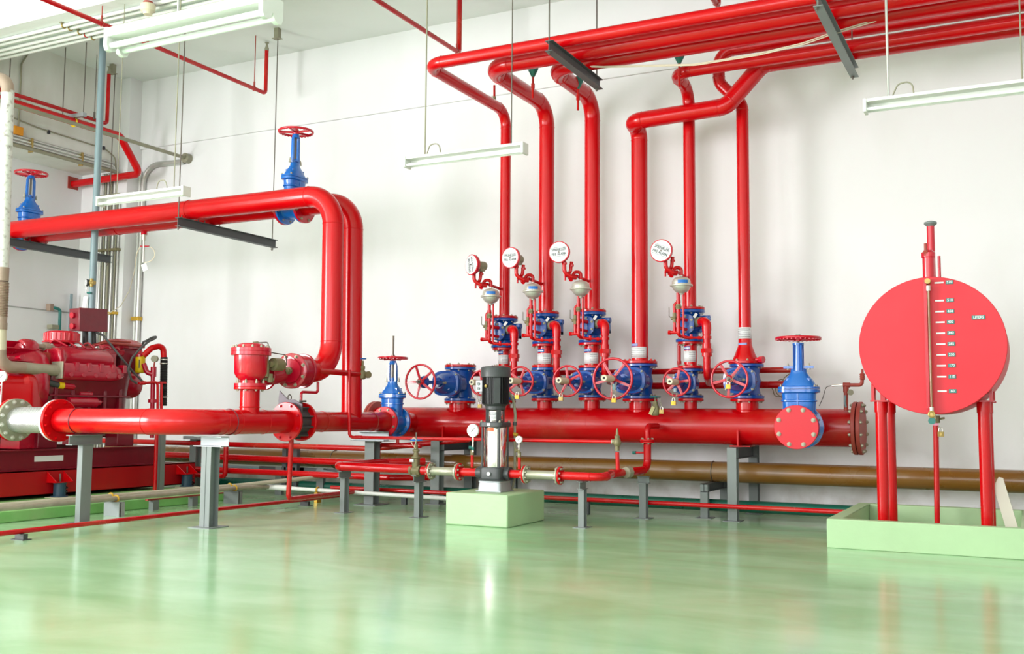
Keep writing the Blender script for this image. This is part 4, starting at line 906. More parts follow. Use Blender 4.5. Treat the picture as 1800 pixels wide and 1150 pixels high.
for x, y in ((-1.068, 8.70), (-1.068, 9.26), (-.315, 8.70), (-.315, 9.26)):
    obj('leg', M().cyl((x, y, .02), (x, y, 1.09), .045, n=28), RED, t)
    obj('leg_cap', M().cyl((x, y, 1.04), (x, y, 1.125), .051, n=28).box(x-.075, x+.06 if x < -.6 else x+.075, y-.06, y+.06, 1.125, 1.137), RED, t)
    m = M(); s = -1 if x < -.6 else 1
    m.box(x+s*.055-.012, x+s*.055+.012, y-.05, y+.05, 1.135, 1.27); m.box(x-s*.03-.008, x-s*.03+.008, y-.04, y+.04, 1.135, 1.20)
    obj('bracket', m, RED, t)
# gauge column
m = M().box(tc.x-.040, tc.x-.018, 8.455, 8.50, tc.z-.49, tc.z+.50); obj('gauge_channel', m, WHEEL, t)
obj('gauge_glass', M().cyl((tc.x-.004, 8.455, tc.z-.50), (tc.x-.004, 8.455, tc.z+.43), .009, n=14), GLASS, t)
for z in (tc.z+.44, tc.z-.50): obj('gauge_fitting', M().cyl((tc.x-.004, 8.455, z-.02), (tc.x-.004, 8.455, z+.02), .016, n=8), SILVER, t)
obj('top_cock', M().cyl((tc.x-.008, 8.43, tc.z+.495), (tc.x-.008, 8.50, tc.z+.495), .022, n=10), BRASS, t)
obj('bottom_cock', M().torus((tc.x-.004, 8.43, tc.z-.535), 'y', .020, .008, n=20, k=8).cyl((tc.x-.004, 8.42, tc.z-.535), (tc.x-.004, 8.50, tc.z-.535), .014, n=10), BRASS, t)
obj('green_knob', M().cyl((tc.x-.004, 8.43, tc.z-.585), (tc.x-.004, 8.46, tc.z-.585), .026, n=20), TEAL, t)
# scale
SC = [('570', 2.046), ('510', 1.906), ('450', 1.820), ('400', 1.737), ('340', 1.652), ('285', 1.568), ('230', 1.484), ('170', 1.401), ('110', 1.316), ('60', 1.205)]
for s, z in SC:
    dx = .0
    obj('scale_mark', M().box(-.627, -.562, 8.496, 8.4995, z-.006, z+.006), LABW, t)
    pl = obj('number_plate', M().box(-.547, -.493, 8.494, 8.4995, z-.015, z+.015), LABG, t, bevel=.001)
    obj('lettering', text_m(s, .027, lambda u, v, w, z=z: Vector((-.520+u, 8.4935-w, z+v))), LABW, pl, smooth=False)
p = Vector((-0.324, 8.5, 1.766)); pl = obj('word_plate', M().box(p.x-.047, p.x+.047, 8.494, 8.4995, p.z-.015, p.z+.015), LABG, t, bevel=.001)
obj('lettering', text_m('LITERS', .027, lambda u, v, w: Vector((p.x+u*.95, 8.4935-w, p.z+v))), LABW, pl, smooth=False)
# top pipes
obj('filler_neck', M().lathe((-.675, 8.60, 2.05), 'z', [(.075, 0), (.075, .02), (.045, .03), (.045, .21), (.052, .215), (.052, .25), (.03, .27)], n=32), WHEEL, t)
obj('filler_valve', M().cyl((-.69, 8.56, 2.27), (-.69, 8.56, 2.37), .012, n=10).cyl((-.705, 8.56, 2.30), (-.675, 8.56, 2.30), .016, n=8), BRICK, t)
obj('vent_pipe', M().lathe((-.668, 8.80, 2.05), 'z', [(.030, 0), (.030, .50), (.034, .505)], n=24).cyl((-.61, 8.80, 2.06), (-.61, 8.80, 2.30), .012, n=10).cyl((-.60, 8.80, 2.05), (-.60, 8.80, 2.10), .035, n=20), WHEEL, t)
obj('vent_cap', M().lathe((-.668, 8.80, 2.545), 'z', [(.028, 0), (.045, .015), (.050, .022), (.048, .035), (.02, .045)], n=28), GREY, t)
# drain below
t2 = thing('tank_drain_pipe', 'thin dark red vertical drain pipe with small brass valve under the tank', 'pipe', (-.665, 8.9, .02))
obj('pipe_run', M().cyl((-0.676, 8.9, 0.998), ((-0.688, 8.9, 0.182)[0], 8.9, .02), .021, n=20).cyl(((-0.693, 8.9, 0.181)[0], 8.9, .02), ((-0.692, 8.9, 0.226)[0], 8.9, .15), .030, .021, n=20), REDD, t2)
c = Vector((-0.653, 8.88, 0.989)); obj('drain_valve', M().cyl(c+Vector((-.02, 0, -.03)), c+Vector((-.02, 0, .03)), .030, n=8).cyl(c, c+Vector((.045, 0, .01)), .008, n=8), BRONZE, t2)
obj('pink_label', M().box((-0.696, 8.876, 0.952)[0], (-0.654, 8.876, 0.953)[0], 8.872, 8.876, (-0.675, 8.876, 0.939)[2], (-0.675, 8.876, 0.957)[2]), paint('pink_label', (.75, .30, .45), .5), t2)
padlock((-0.641, 8.88, 0.869), 'small brass padlock chained to the tank drain pipe', gold=False, chain=[((-0.655, 8.88, 0.93), (-0.647, 8.88, 0.894))], group=None, turn=.3)
a, b = Vector((-0.293, 9.35, 0.483)), Vector((-0.184, 9, 0.124))
a = Vector((-.255, 9.34, .50)); 
m = M(); T = lambda u, v, w: Vector((-.13, 9.25, .02))+Vector((-.245, .10, .965)).normalized()*v+Vector((.97, 0, .245))*u+Vector((-.03, -1, .1))*w
m.prism([(-.045, 0), (.045, 0), (.045, .50), (.015, .515), (-.045, .445)], 0, .028, T)
one('stone_slab', m, MARBLE, 'cream marble offcut leaning in the basin beside the right tank leg', 'slab', bevel=.002)

# ------------------------------------------------------------------ fluorescent fittings
def fitting(x0, x1, y, z, lab, two=False, rods=(), loop=None, group='hanging fluorescent fittings'):
    L = x1-x0; t = thing('fluorescent_light', lab, 'light', ((x0+x1)/2, y, z), group)
    if two:
        m = M(); m.box(x0+.004, x1-.004, y-.084, y+.084, z+.005, z+.061)
        obj('housing', m, WHITE, t)
        for e, s in ((x0, 1), (x1, -1)):
            obj('end_plate', M().prism([(-.087, .064), (.087, .064), (.087, -.05), (.075, -.075), (.045, -.082), (.018, -.07), (.0, -.03), (-.018, -.07), (-.045, -.082), (-.075, -.075), (-.087, -.05)], 0, .03, lambda u, v, w: Vector((e+s*w, y+u, z+v))), WHITE, t)
        for q in (-.048, .048): obj('tube', M().cyl((x0+.025, y+q, z-.042), (x1-.025, y+q, z-.042), .019, n=20), TUBE, t)
    else:
        m = M(); m.box(x0+.004, x1-.004, y-.070, y+.033, z+.030, z+.053); m.box(x0+.004, x1-.004, y+.020, y+.026, z-.030, z+.032)
        obj('housing', m, WHITE, t)
        for e, s in ((x0, 1), (x1, -1)):
            obj('lamp_holder', M().box(min(e, e+s*.025), max(e, e+s*.025), y-.076, y+.037, z-.045, z+.057), WHITE, t, bevel=.004)
        obj('tube', M().cyl((x0+.025, y-.048, z-.022), (x1-.025, y-.048, z-.022), .013, n=18), TUBE, t)
        for q in (.2, .8): obj('screw', M().cyl((x0+L*q, y+.020, z+.005), (x0+L*q, y+.014, z+.005), .006, n=10), SILVER, t)
    for k, (rx, r, mt) in enumerate(rods):
        obj('hanger_rod', M().cyl((rx, y, z+.05), (rx, y, ZC), r, n=10), mt, t)
    if loop:
        lx = loop; obj('flex_cable', M().sweep([(lx-.05, y, z+.05), (lx, y-.02, z+.15), (lx+.10, y-.02, z+.16), (lx+.11, y, z+.05)], .006, .05, 8), OLIVE, t)
    return t
fitting(-5.147, -3.896, 7.94, 3.34, 'single-tube white light hanging in front of the red risers', rods=((-4.953, .007, OLIVE), (-4.049, .005, STEM)), loop=-4.89)
fitting(-1.045, .205, 7.94, 3.335, 'single-tube white light hanging at the right over the tank', rods=((-.870, .010, GALV), (.030, .006, OLIVE)), loop=-.80)
fitting(-8.831, -7.579, 7.62, 3.235, 'single-tube white light at the left above the thick red pipes', rods=((-8.60, .004, OLIVE), (-7.78, .006, OLIVE)), loop=-7.98)
fitting(-4.993, -3.742, 4.36, 3.285, 'large-looking twin-tube white light nearest the camera, upper left', two=True, rods=((-4.47, .007, GALV), (-3.85, .004, STEM)))

# ------------------------------------------------------------------ sprinkler lines under the ceiling
def sprinkler(x, ya, yb, z, lab, upz, hx=()):
    t = thing('sprinkler_pipe', lab, 'pipe', (x, (ya+yb)/2, z), 'thin red sprinkler lines under the ceiling')
    obj('pipe_run', M().sweep([(x, ya, z), (x, yb, z), (x, yb, upz)] if True else [], .026, .05, 14), REDD, t)
    obj('sprinkler_head', M().lathe((x, yb, upz), 'z', [(.028, 0), (.028, .03), (.016, .06), (.012, .10), (.03, .105), (.03, .11)], n=14), OLIVE, t)
    for y in hx: obj('hanger', M().cyl((x, y, z+.02), (x, y, ZC), .006, n=8).cyl((x, y, z+.03), (x, y, z+.09), .013, n=8).torus((x, y, z), 'y', .028, .005, n=16, k=6), BRICK, t)
    return t
sprinkler(-8.86, -1, 10.22, 5.20, 'thin red sprinkler line crossing behind the big twin-tube light', 5.78, (7.55, 10.0))
sprinkler(-5.80, -1, 10.02, 5.20, 'thin red sprinkler line running to the wall left of the rack', 5.86, (9.96,))
sprinkler(-2.72, -1, 10.0, 5.20, 'thin red sprinkler line above the rack near the top edge', 5.86, (9.9,))
CY = (8.12, 8.02, 7.93, 7.80, 7.71)
# ceiling conduit bank under the cross beam
for i in range(5):
    y = CY[i]
    pipe('conduit', 'white conduit under the ceiling beam, %s from the back of five' % ('first second third fourth fifth'.split()[i]), 'conduit', [(-11.8, y, 5.372), (2.5, y, 5.372)], .021 if i != 1 else .026, 0, WCOND, 'white conduits under the ceiling beam', n=12)
for k, x in enumerate((-9.66, -7.35)):
    t = thing('conduit_clamp', ('left' if k == 0 else 'right')+' set of brass clamps on the white ceiling conduits', 'clamp', (x, 7.85, 5.34))
    obj('channel', M().box(x-.02, x+.02, 7.66, 8.18, 5.39, 5.40), OLIVE, t)
    for i in range(5): obj('saddle', M().torus((x, CY[i], 5.372), 'x', .028, .008, n=18, k=6), RED if i == 1 else BRASS, t)
t = thing('smoke_detector', 'round white smoke detector on the ceiling beam conduits', 'detector', (-8.25, 7.60, 5.25))
obj('base', M().lathe((-8.25, 7.62, 5.36), '-z', [(.05, 0), (.055, .03), (.05, .04)], n=28), BRICK, t)
obj('head', M().lathe((-8.25, 7.62, 5.33), '-z', [(.075, 0), (.08, .01), (.075, .07), (.05, .09), (.045, .11)], n=32), CREAM, t)
# cable tray bits and brackets on ceiling with hanging rods
def ceiling_bracket(px, py, y, lab):
    pass
for (x, y, zb, lab) in ((-8.441+0, 9.93, 3.0, 'a'), ):
    pass
# hangers of the rack lights on right side handled above; small beam clips at the ceiling
def clip(p, lab, r):
    c = Vector(p); t = thing('ceiling_clip', lab, 'bracket', c)
    obj('plate', M().box(c.x-.035, c.x+.035, c.y-.03, c.y+.03, c.z-.06, c.z+.07).box(c.x-.055, c.x+.055, c.y-.04, c.y+.04, c.z-.068, c.z-.06), OLIVE, t)
clip((-8.441, 9.93, 5.84), 'small grey ceiling bracket above the end of the sprinkler line', 0)
clip((-11.447, 9.98, 5.84), 'small grey ceiling bracket in the left corner', 0)
# teal sockets hanging below the rack
for i, (px, py, y) in enumerate(((937, 124, 9.3), (1016, 145, 9.6), (1194, 100, 9.5))):
    c = Vector((((-4.496, 9.3, 4.571)), ((-4.116, 9.6, 4.479)), ((-2.984, 9.5, 4.546)))[i])
    t = thing('drain_funnel', 'teal funnel with thin drain pipe under the rack, '+('left', 'middle', 'right')[i]+' of three', 'funnel', c, 'teal funnels under the rack')
    obj('cup', M().lathe(c+Vector((0, 0, .05)), '-z', [(.055, 0), (.055, .04), (.025, .10), (.015, .12)], n=24), TEAL, t)
    obj('tail', M().cyl(c+Vector((0, 0, -.05)), c+Vector((0, 0, -.30)), .012, n=10).cyl(c+Vector((0, 0, -.14)), c+Vector((0, 0, -.19)), .02, n=8), REDD, t)
t = thing('wall_pipe_hook', 'thin red upright stub with small lever above the leftmost riser elbow', 'pipe', (-5.268, 9.9, 4.538))
obj('pipe_run', M().cyl((-5.27, 9.9, 4.703), (-5.267, 9.9, 4.426), .013, n=10), REDD, t); obj('cock', M().cyl((-5.268, 9.9, 4.571), (-5.268, 9.9, 4.525), .02, n=8), BRONZE, t)

# ------------------------------------------------------------------ main discharge pipe (left half)
DX, DZ, DR = -6.40, .915, .112
t = thing('discharge_pipe', 'thick red horizontal pipe turning through a wide elbow towards the header', 'pipe', (-6.9, 6.5, DZ)); DP = t
m = M().sweep([(-7.93, 6.5, DZ), (DX, 6.5, DZ), (DX, 7.80, DZ)], DR, .42, 48, .004, seg=20)
obj('pipe_run', m, RED, t)
obj('u_bolt', M().torus((-7.70, 6.5, DZ), 'x', DR+.002, .006, n=48, k=8), CRIMD, t)
obj('u_bolt', M().torus((DX, 7.02, DZ), 'y', DR+.002, .006, n=48, k=8), CRIMD, t)
for y in (7.10, 7.47): obj('weld_seam', M().torus((DX, y, DZ), 'y', DR, .0035, n=44, k=6), RED, t)
flange(t, (-7.955, 6.5, DZ), 'x', .195, .034, 12, .014, bmat=RED); flange(t, (DX, 7.815, DZ), '-y', .190, .030, 8, .014, bmat=WHEEL)
obj('tee_stub', M().cyl((DX, 7.29, DZ+.02), (DX, 7.29, 1.215), .089, n=40).torus((DX, 7.29, DZ+.135), 'z', .09, .006, n=40, k=8), RED, t)
flange(t, (DX, 7.29, 1.225), '-z', .147, .028, 8, .011)
t = thing('braided_connector', 'silver braided metal flexible connector between two round flanges', 'connector', (-8.3, 6.5, DZ-.1))
obj('braid_sleeve', M().lathe((-8.53, 6.5, DZ), 'x', [(.118, 0), (.118, .03), (.122, .06), (.122, .48), (.118, .52), (.118, .54)], n=56), BRAID, t)
flange(t, (-7.99, 6.5, DZ), 'x', .192, .03, 0, mat=LABW); flange(t, (-8.545, 6.5, DZ), 'x', .200, .034, 12, .017, mat=OLIVE, bmat=SILVER)
t = thing('suction_flange', 'red pipe end and flange at the left edge behind the braided connector', 'pipe', (-8.8, 6.5, DZ-.1))
obj('pipe_run', M().sweep([(-8.6, 6.5, DZ), (-9.25, 6.5, DZ)], DR, 0, 40), RED, t); flange(t, (-8.585, 6.5, DZ), '-x', .200, .03, 12, .016)
# wafer check valve
t = thing('wafer_check_valve', 'dark ribbed check valve clamped between two red flanges', 'valve', (DX, 7.93, DZ-.19))
m = M().cyl((DX, 7.83, DZ), (DX, 8.03, DZ), .135, n=48)
for k in range(10): q = Matrix.Translation((DX, 0, DZ)) @ Matrix.Rotation(2*PI*k/10+.3, 4, 'Y'); m.box(.12, .172, 7.83, 8.03, -.006, .006, q)
obj('body', m, CHAR, t)
obj('fin_plate', M().prism([(-.14, .20), (-.13, .30), (-.03, .215), (.05, .215), (.15, .17), (.15, .10), (-.14, .10)], 0, .012, lambda u, v, w: Vector((DX+u, 7.86+w, DZ+v))), SLATE, t)
obj('lifting_ring', M().torus((DX-.02, 7.88, DZ+.235), 'x', .026, .005, n=24, k=8), STEM, t)
obj('bypass_tube', M().sweep([(DX+.04, 7.98, DZ+.18), (DX+.04, 7.98, DZ+.29), (DX+.04, 8.24, DZ+.29), (DX+.04, 8.24, DZ+.40)], .014, .03, 14), WHEEL, t)
obj('tube_cock', M().cyl((DX+.04, 7.98, DZ+.17), (DX+.04, 7.98, DZ+.21), .016, n=8).cyl((DX+.04, 7.98, DZ+.20), (DX+.10, 7.98, DZ+.20), .010, n=8), STEM, t)
t = thing('discharge_pipe', 'red pipe from the check valve to the left upright gate valve', 'pipe', (DX, 8.6, DZ))
m = M().cyl((DX, 8.06, DZ), (DX+.02, 9.32, DZ-.003), .102, n=44).cyl((DX+.02, 9.30, DZ-.003), (-6.37, 9.46, .911), .102, .117, n=44)
for y in (8.35, 8.95, 9.30): m.torus((DX+.01, y, DZ), 'y', .103, .0035, n=40, k=6)
obj('pipe_run', m, REDD, t); flange(t, (DX, 8.045, DZ), 'y', .190, .03, 8, .014); flange(t, (-6.37, 9.456, .911), '-y', .167, .03, 8, .012, mat=REDM)
obj('saddle_clamp', M().torus((DX+.02, 9.2, DZ), 'y', .106, .005, n=40, k=6), BRICK, t)
# pressure relief valve
t = thing('relief_valve', 'crimson diaphragm relief valve with bolted cover standing on the discharge pipe', 'valve', (DX, 7.29, 1.24))
RZ = 7.29
obj('body', M().lathe((DX, RZ, 1.24), 'z', [(.147, 0), (.147, .028), (.10, .03), (.095, .055), (.13, .085), (.148, .12), (.152, .29), (.152, .30)], n=48), WHEEL, t)
obj('cover', M().lathe((DX, RZ, 1.525), 'z', [(.178, 0), (.182, .004), (.182, .036), (.178, .038), (.182, .041), (.182, .068), (.178, .072), (.125, .074), (.12, .10), (.10, .112), (.0, .116)], n=52), WHEEL, t)
bolts(t, (DX, RZ, 1.597), 'z', .158, 12, .012, .024); bolts(t, (DX, RZ, 1.266), 'z', .122, 8, .012, .04)
obj('outlet_neck', M().sweep([(DX-.05, RZ+.05, 1.37), (DX-.09, 7.60, 1.34)], .085, 0, 32), CRIM, t); flange(t, (DX-.09, 7.60, 1.34), 'y', .125, .03, 8, .013, mat=CRIM)
obj('pilot_valve', M().cyl((DX+.10, 7.38, 1.47), (DX+.10, 7.38, 1.60), .026, n=10).cyl((DX+.10, 7.38, 1.33), (DX+.10, 7.38, 1.47), .034, n=12).cyl((DX+.13, 7.44, 1.45), (DX+.13, 7.56, 1.45), .060, n=20).cyl((DX+.13, 7.40, 1.45), (DX+.13, 7.60, 1.45), .030, n=12).cyl((DX+.12, 7.42, 1.28), (DX+.12, 7.42, 1.36), .026, n=8).cyl((DX+.06, 7.34, 1.31), (DX+.13, 7.46, 1.31), .014, n=8), BRONZE, t)
obj('pilot_tube', M().sweep([(DX+.0, 7.33, 1.645), (DX+.10, 7.40, 1.655), (DX+.10, 7.42, 1.55)], .005, .02, 8).sweep([(DX+.10, 7.45, 1.56), (DX+.10, 7.66, 1.55), (DX+.10, 7.68, 1.45)], .005, .03, 8), STEM, t)
obj('tube_fitting', M().cyl((DX-.0, 7.31, 1.643), (DX+.03, 7.35, 1.648), .013, n=8), BRONZE, t)
# check valve / riser to the overhead pipe
t = thing('swing_check_valve', 'round dark red valve body with bolted cover and bronze centre plug', 'valve', (DX+.03, 7.85, 1.2))
obj('body', M().cyl((DX-.09, 7.62, 1.34), (DX-.02, 7.86, 1.40), .09, n=36).cyl((DX, 7.80, 1.40), (DX, 8.05, 1.415), .15, n=44), CRIM, t)
cvd = Vector((.15, -1, 0)).normalized(); cvc = Vector((DX+.05, 7.80, 1.405))
obj('cover', M().lathe(cvc-cvd*.05, cvd, [(.165, 0), (.172, .005), (.172, .045), (.165, .05), (.12, .052), (.115, .07), (.06, .078), (0, .08)], n=52), CRIM, t)
bolts(t, cvc, cvd, .146, 8, .014, .022); obj('centre_plug', M().cyl(cvc+cvd*.025, cvc+cvd*.050, .036, n=24).cyl(cvc+cvd*.04, cvc+cvd*.062, .022, n=6), BRONZE, t)
t = thing('discharge_riser', 'thick red riser, front of the pair, elbowing left into the upper pipe', 'pipe', (-6.42, 8.529, 1.3)); R1 = t
m = M().sweep([(-6.41, 8.04, 1.415), (-6.42, 8.529, 1.43), (-6.435, 8.529, 3.29), (-12.58, 8.529, 3.29)], .112, .32, 44, .004, seg=18); m.torus((-8.44, 8.529, 3.29), 'x', .113, .005, n=44, k=6)
obj('pipe_run', m, RED, t); flange(t, (-6.41, 8.055, 1.415), '-y', .172, .03, 0, mat=CRIM)
t = thing('discharge_riser', 'thick red riser, rear of the pair, elbowing left behind the first', 'pipe', (-6.42, 8.877, 1.0)); R2_ = t
m = M().sweep([(DX, 8.877, DZ+.03), (-6.435, 8.877, 3.285), (-7.085, 8.877, 3.285)], .108, .32, 44, .004, seg=18)
m.cyl((-7.365, 8.877, 3.285), (-11.47, 8.877, 3.285), .108, n=44); m.cyl((-11.75, 8.877, 3.285), (-12.58, 8.877, 3.285), .108, n=40); m.torus((-9.95, 8.877, 3.285), 'x', .109, .005, n=44, k=6)
obj('pipe_run', m, RED, t)
for x, s in ((-7.10, 1), (-7.38, -1), (-11.462, 1), (-11.758, -1)): flange(t, (x, 8.877, 3.285), 'x' if s > 0 else '-x', .19, .03, 8, .013, mat=WHEEL)
v8 = gate_valve('blue gate valve with red handwheel standing on the overhead pipe, in mid-view', .185, .26, .86, .20, .11, 'window', 0, -.01, mat=BLUE, loc=(-7.24, 8.877, 3.285))
v9 = gate_valve('blue gate valve with red handwheel at the far left, on the overhead pipe', .185, .28, .83, .21, .11, 'window', 0, -.01, mat=BLUE, loc=(-11.61, 8.877, 3.285))
# hangers of the two upper pipes
for x, y0, y1, lab in ((-8.42, 8.32, 9.98, 'dark steel beam hung under the two upper pipes, right one'), (-11.40, 8.32, 10.04, 'dark steel beam hung under the two upper pipes, left one')):
    t = thing('support_beam', lab, 'beam', (x, y0, 3.1))
    obj('web_beam', M().ibeam((x, y0, 3.12), (x, y1, 3.12), .10, .075, .007), DGREY, t)
    for y in (y0+.03, y1-.04): obj('hanger_rod', M().cyl((x-.02, y, 3.03), (x-.02, y, ZC), .0065, n=10).cyl((x-.02, y, 3.045), (x-.02, y, 3.06), .016, n=6), STEM, t)
    for y in (8.40, 8.66, 8.76, 9.0): obj('u_bolt_end', M().cyl((x-.02, y, 3.15), (x-.02, y, 3.21), .006, n=8), STEM, t)
# small tap pipe at the risers
t = thing('hose_tap', 'red branch pipe ending in a bronze tap with blue wheel, crossing the rear riser', 'tap', (-6.3, 8.5, 1.35))
obj('pipe_run', M().sweep([(-6.32, 8.194, 1.421), (-6.32, 8.893, 1.414)], .030, 0, 20), REDD, t)
c = Vector((-6.3, 8.917, 1.409))
obj('body', M().lathe(c+Vector((0, 0, -.05)), 'z', [(.02, 0), (.036, .01), (.04, .05), (.036, .08), (.022, .10), (.028, .12), (.028, .14), (.014, .15), (.012, .20)], n=20).cyl(c, c+Vector((.06, .02, 0)), .022, n=14), BRONZE, t)
obj('outlet_cap', M().cyl(c+Vector((.05, .02, 0)), c+Vector((.075, .01, 0)), .036, n=20), BRONZE, t)
obj('tap_wheel', M().torus(c+Vector((0, 0, .17)), 'z', .035, .006, n=20, k=8).box(-.035, .035, -.004, .004, -.003, .003, Matrix.Translation(c+Vector((0, 0, .17)))), LABB, t)
# supports of the discharge pipe
t = thing('support_post', 'grey H-post under the braided connector end of the thick red pipe', 'support', (-7.60, 6.5, 0))
obj('post', M().box(-7.632, -7.568, 6.443, 6.557, .006, .70), GREY, t, bevel=.004)
obj('cap_beam', M().ibeam((-7.60, 6.32, .745), (-7.60, 6.68, .745), .09, .08, .008), GREY, t); obj('foot_plate', M().box(-7.72, -7.48, 6.38, 6.62, 0, .007), GREY, t)
t = thing('support_post', 'grey H-post under the elbow end of the thick red pipe', 'support', (-6.42, 6.80, 0))
obj('post', M().ibeam((-6.42, 6.83, .006), (-6.42, 6.83, .70), .11, .11, .008, up='y').box(-6.425, -6.419, 6.77, 6.775, 0, .7), GREY, t)
obj('cap_beam', M().ibeam((-6.58, 6.83, .745), (-6.26, 6.83, .745), .09, .10, .008, kind='C'), LGREY, t); obj('foot_plate', M().box(-6.54, -6.30, 6.71, 6.95, 0, .008), GREY, t)
t = thing('support_post', 'grey H-post with channel cap just in front of the left upright valve', 'support', (-6.52, 9.35, 0))
obj('post', M().ibeam((-6.50, 9.42, .006), (-6.50, 9.42, .70), .12, .12, .008, up='y'), GREY, t)
obj('cap_beam', M().ibeam((-6.68, 9.36, .755), (-6.28, 9.36, .755), .10, .10, .008, kind='C'), LGREY, t); obj('bottom_plate', M().box(-6.70, -6.26, 9.28, 9.5, .696, .704), GREY, t); obj('foot_plate', M().box(-6.64, -6.36, 9.28, 9.56, 0, .008), GREY, t)

# ------------------------------------------------------------------ engine pad, skid and diesel engine at the left
one('engine_pad', M().box(-11.2, -8.19, 4.5, 9.08, 0, .105), MINT2, 'low green painted concrete pad under the engine skid', 'pad', bevel=.01)
EX = -9.10
SKID = paint('skid_red_paint', (.40, .0006, .004), .35, var=.12, scale=4)
t = thing('engine_skid', 'heavy red steel skid of two stacked channels under the diesel engine', 'skid', (-9.85, 7.5, .1))
for x, s in ((EX, 1), (-10.6, -1)):
    m = M(); m.box(x-.010 if s > 0 else x, x if s > 0 else x+.010, 4.6, 9.42, .135, .392); m.box(min(x, x-s*.09), max(x, x-s*.09), 4.6, 9.42, .380, .392); m.box(min(x, x-s*.09), max(x, x-s*.09), 4.6, 9.42, .135, .147)
    obj('lower_beam', m, SKID, t, smooth=False)
    m = M(); xx = x-s*.06
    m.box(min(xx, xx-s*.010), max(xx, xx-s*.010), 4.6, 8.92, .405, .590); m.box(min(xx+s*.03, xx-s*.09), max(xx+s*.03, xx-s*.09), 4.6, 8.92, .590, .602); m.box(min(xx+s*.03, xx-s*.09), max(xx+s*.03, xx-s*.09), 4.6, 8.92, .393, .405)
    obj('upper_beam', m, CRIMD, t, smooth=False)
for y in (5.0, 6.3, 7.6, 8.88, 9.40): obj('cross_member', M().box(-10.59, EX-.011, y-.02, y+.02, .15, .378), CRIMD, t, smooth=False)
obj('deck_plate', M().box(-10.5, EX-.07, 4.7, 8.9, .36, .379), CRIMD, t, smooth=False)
obj('name_plate', M().box(EX-.062, EX-.058, 7.20, 7.55, .478, .535), LABW, t).location.x += .003
for y in (7.42, 9.22):
    obj('isolator', M().lathe((EX+.07, y, .112), 'z', [(.085, 0), (.085, .012), (.062, .013), (.062, .135), (.066, .14), (.066, .15)], n=28), BGREY if 0 else paint('slate_blue_isolator', (.02, .06, .10), .4), t)
    m = M(); m.box(EX, EX+.14, y-.11, y+.11, .262, .272)
    for q in (-.10, .10): m.prism([(0, 0), (.14, 0), (.12, .015), (.0, .10)], q-.005, q+.005, lambda u, v, w: Vector((EX+u, y+w, .272+v)))
    obj('isolator_bracket', m, RED, t, smooth=False); obj('stud', M().cyl((EX+.07, y, .27), (EX+.07, y, .35), .010, n=8), STEM, t)
    obj('isolator_base', M().box(EX+.0, EX+.17, y-.12, y+.09, .105, .113), CREAM, t)
    obj('spring', M().sweep([(EX+.09+.04*math.cos(k*.8), y+.04+.03*math.sin(k*.8), .125+.0048*k) for k in range(24)], .006, 0, 6), RUBBER, t)
t = thing('diesel_engine', 'crimson V-type diesel engine with round air cleaners on the red skid', 'engine', (-9.8, 8.0, .6)); EN = t
cx = -9.80
for y in (7.50, 8.55): 
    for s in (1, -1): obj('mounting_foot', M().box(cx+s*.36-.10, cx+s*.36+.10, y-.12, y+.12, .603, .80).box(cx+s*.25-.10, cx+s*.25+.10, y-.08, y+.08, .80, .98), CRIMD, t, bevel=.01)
def loft_y(secs, n=32):   # (y, hx, hz, pow, cx, cz)
    T = Matrix(((1, 0, 0, 0), (0, 0, 1, 0), (0, 1, 0, 0), (0, 0, 0, 1)))
    return M().loft([(y, hx, hz, p, a, b) for y, hx, hz, p, a, b in secs], n=n, T=T)
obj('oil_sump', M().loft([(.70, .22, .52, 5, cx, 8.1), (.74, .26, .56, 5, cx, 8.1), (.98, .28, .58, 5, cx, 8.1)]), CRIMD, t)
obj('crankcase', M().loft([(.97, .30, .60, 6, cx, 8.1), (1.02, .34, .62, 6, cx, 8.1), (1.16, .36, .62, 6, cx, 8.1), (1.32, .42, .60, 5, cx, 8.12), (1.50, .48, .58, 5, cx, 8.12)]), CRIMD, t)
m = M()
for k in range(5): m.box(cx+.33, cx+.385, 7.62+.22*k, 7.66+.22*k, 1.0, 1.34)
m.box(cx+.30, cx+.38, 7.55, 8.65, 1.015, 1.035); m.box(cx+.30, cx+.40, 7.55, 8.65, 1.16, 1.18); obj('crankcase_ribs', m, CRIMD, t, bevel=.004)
# right exhaust manifold (rounded long casting), left one mirrored
for s in (1, -1):
    a = cx+s*.40; m = loft_y([(7.63, .055, .075, 4, a, 1.435), (7.65, .085, .098, 4, a, 1.435), (8.30, .085, .096, 4, a, 1.435), (8.42, .08, .085, 3, a, 1.435), (8.50, .05, .05, 2.5, a, 1.435)])
    for k in range(5): m.cyl((a, 7.74+.165*k, 1.40), (a+s*.092, 7.74+.165*k, 1.40), .028, n=16); m.box(min(a, a+s*.09), max(a, a+s*.09), 7.79+.165*k, 7.84+.165*k, 1.44, 1.535)
    obj('exhaust_manifold', m, CRIM, t, bevel=.004)
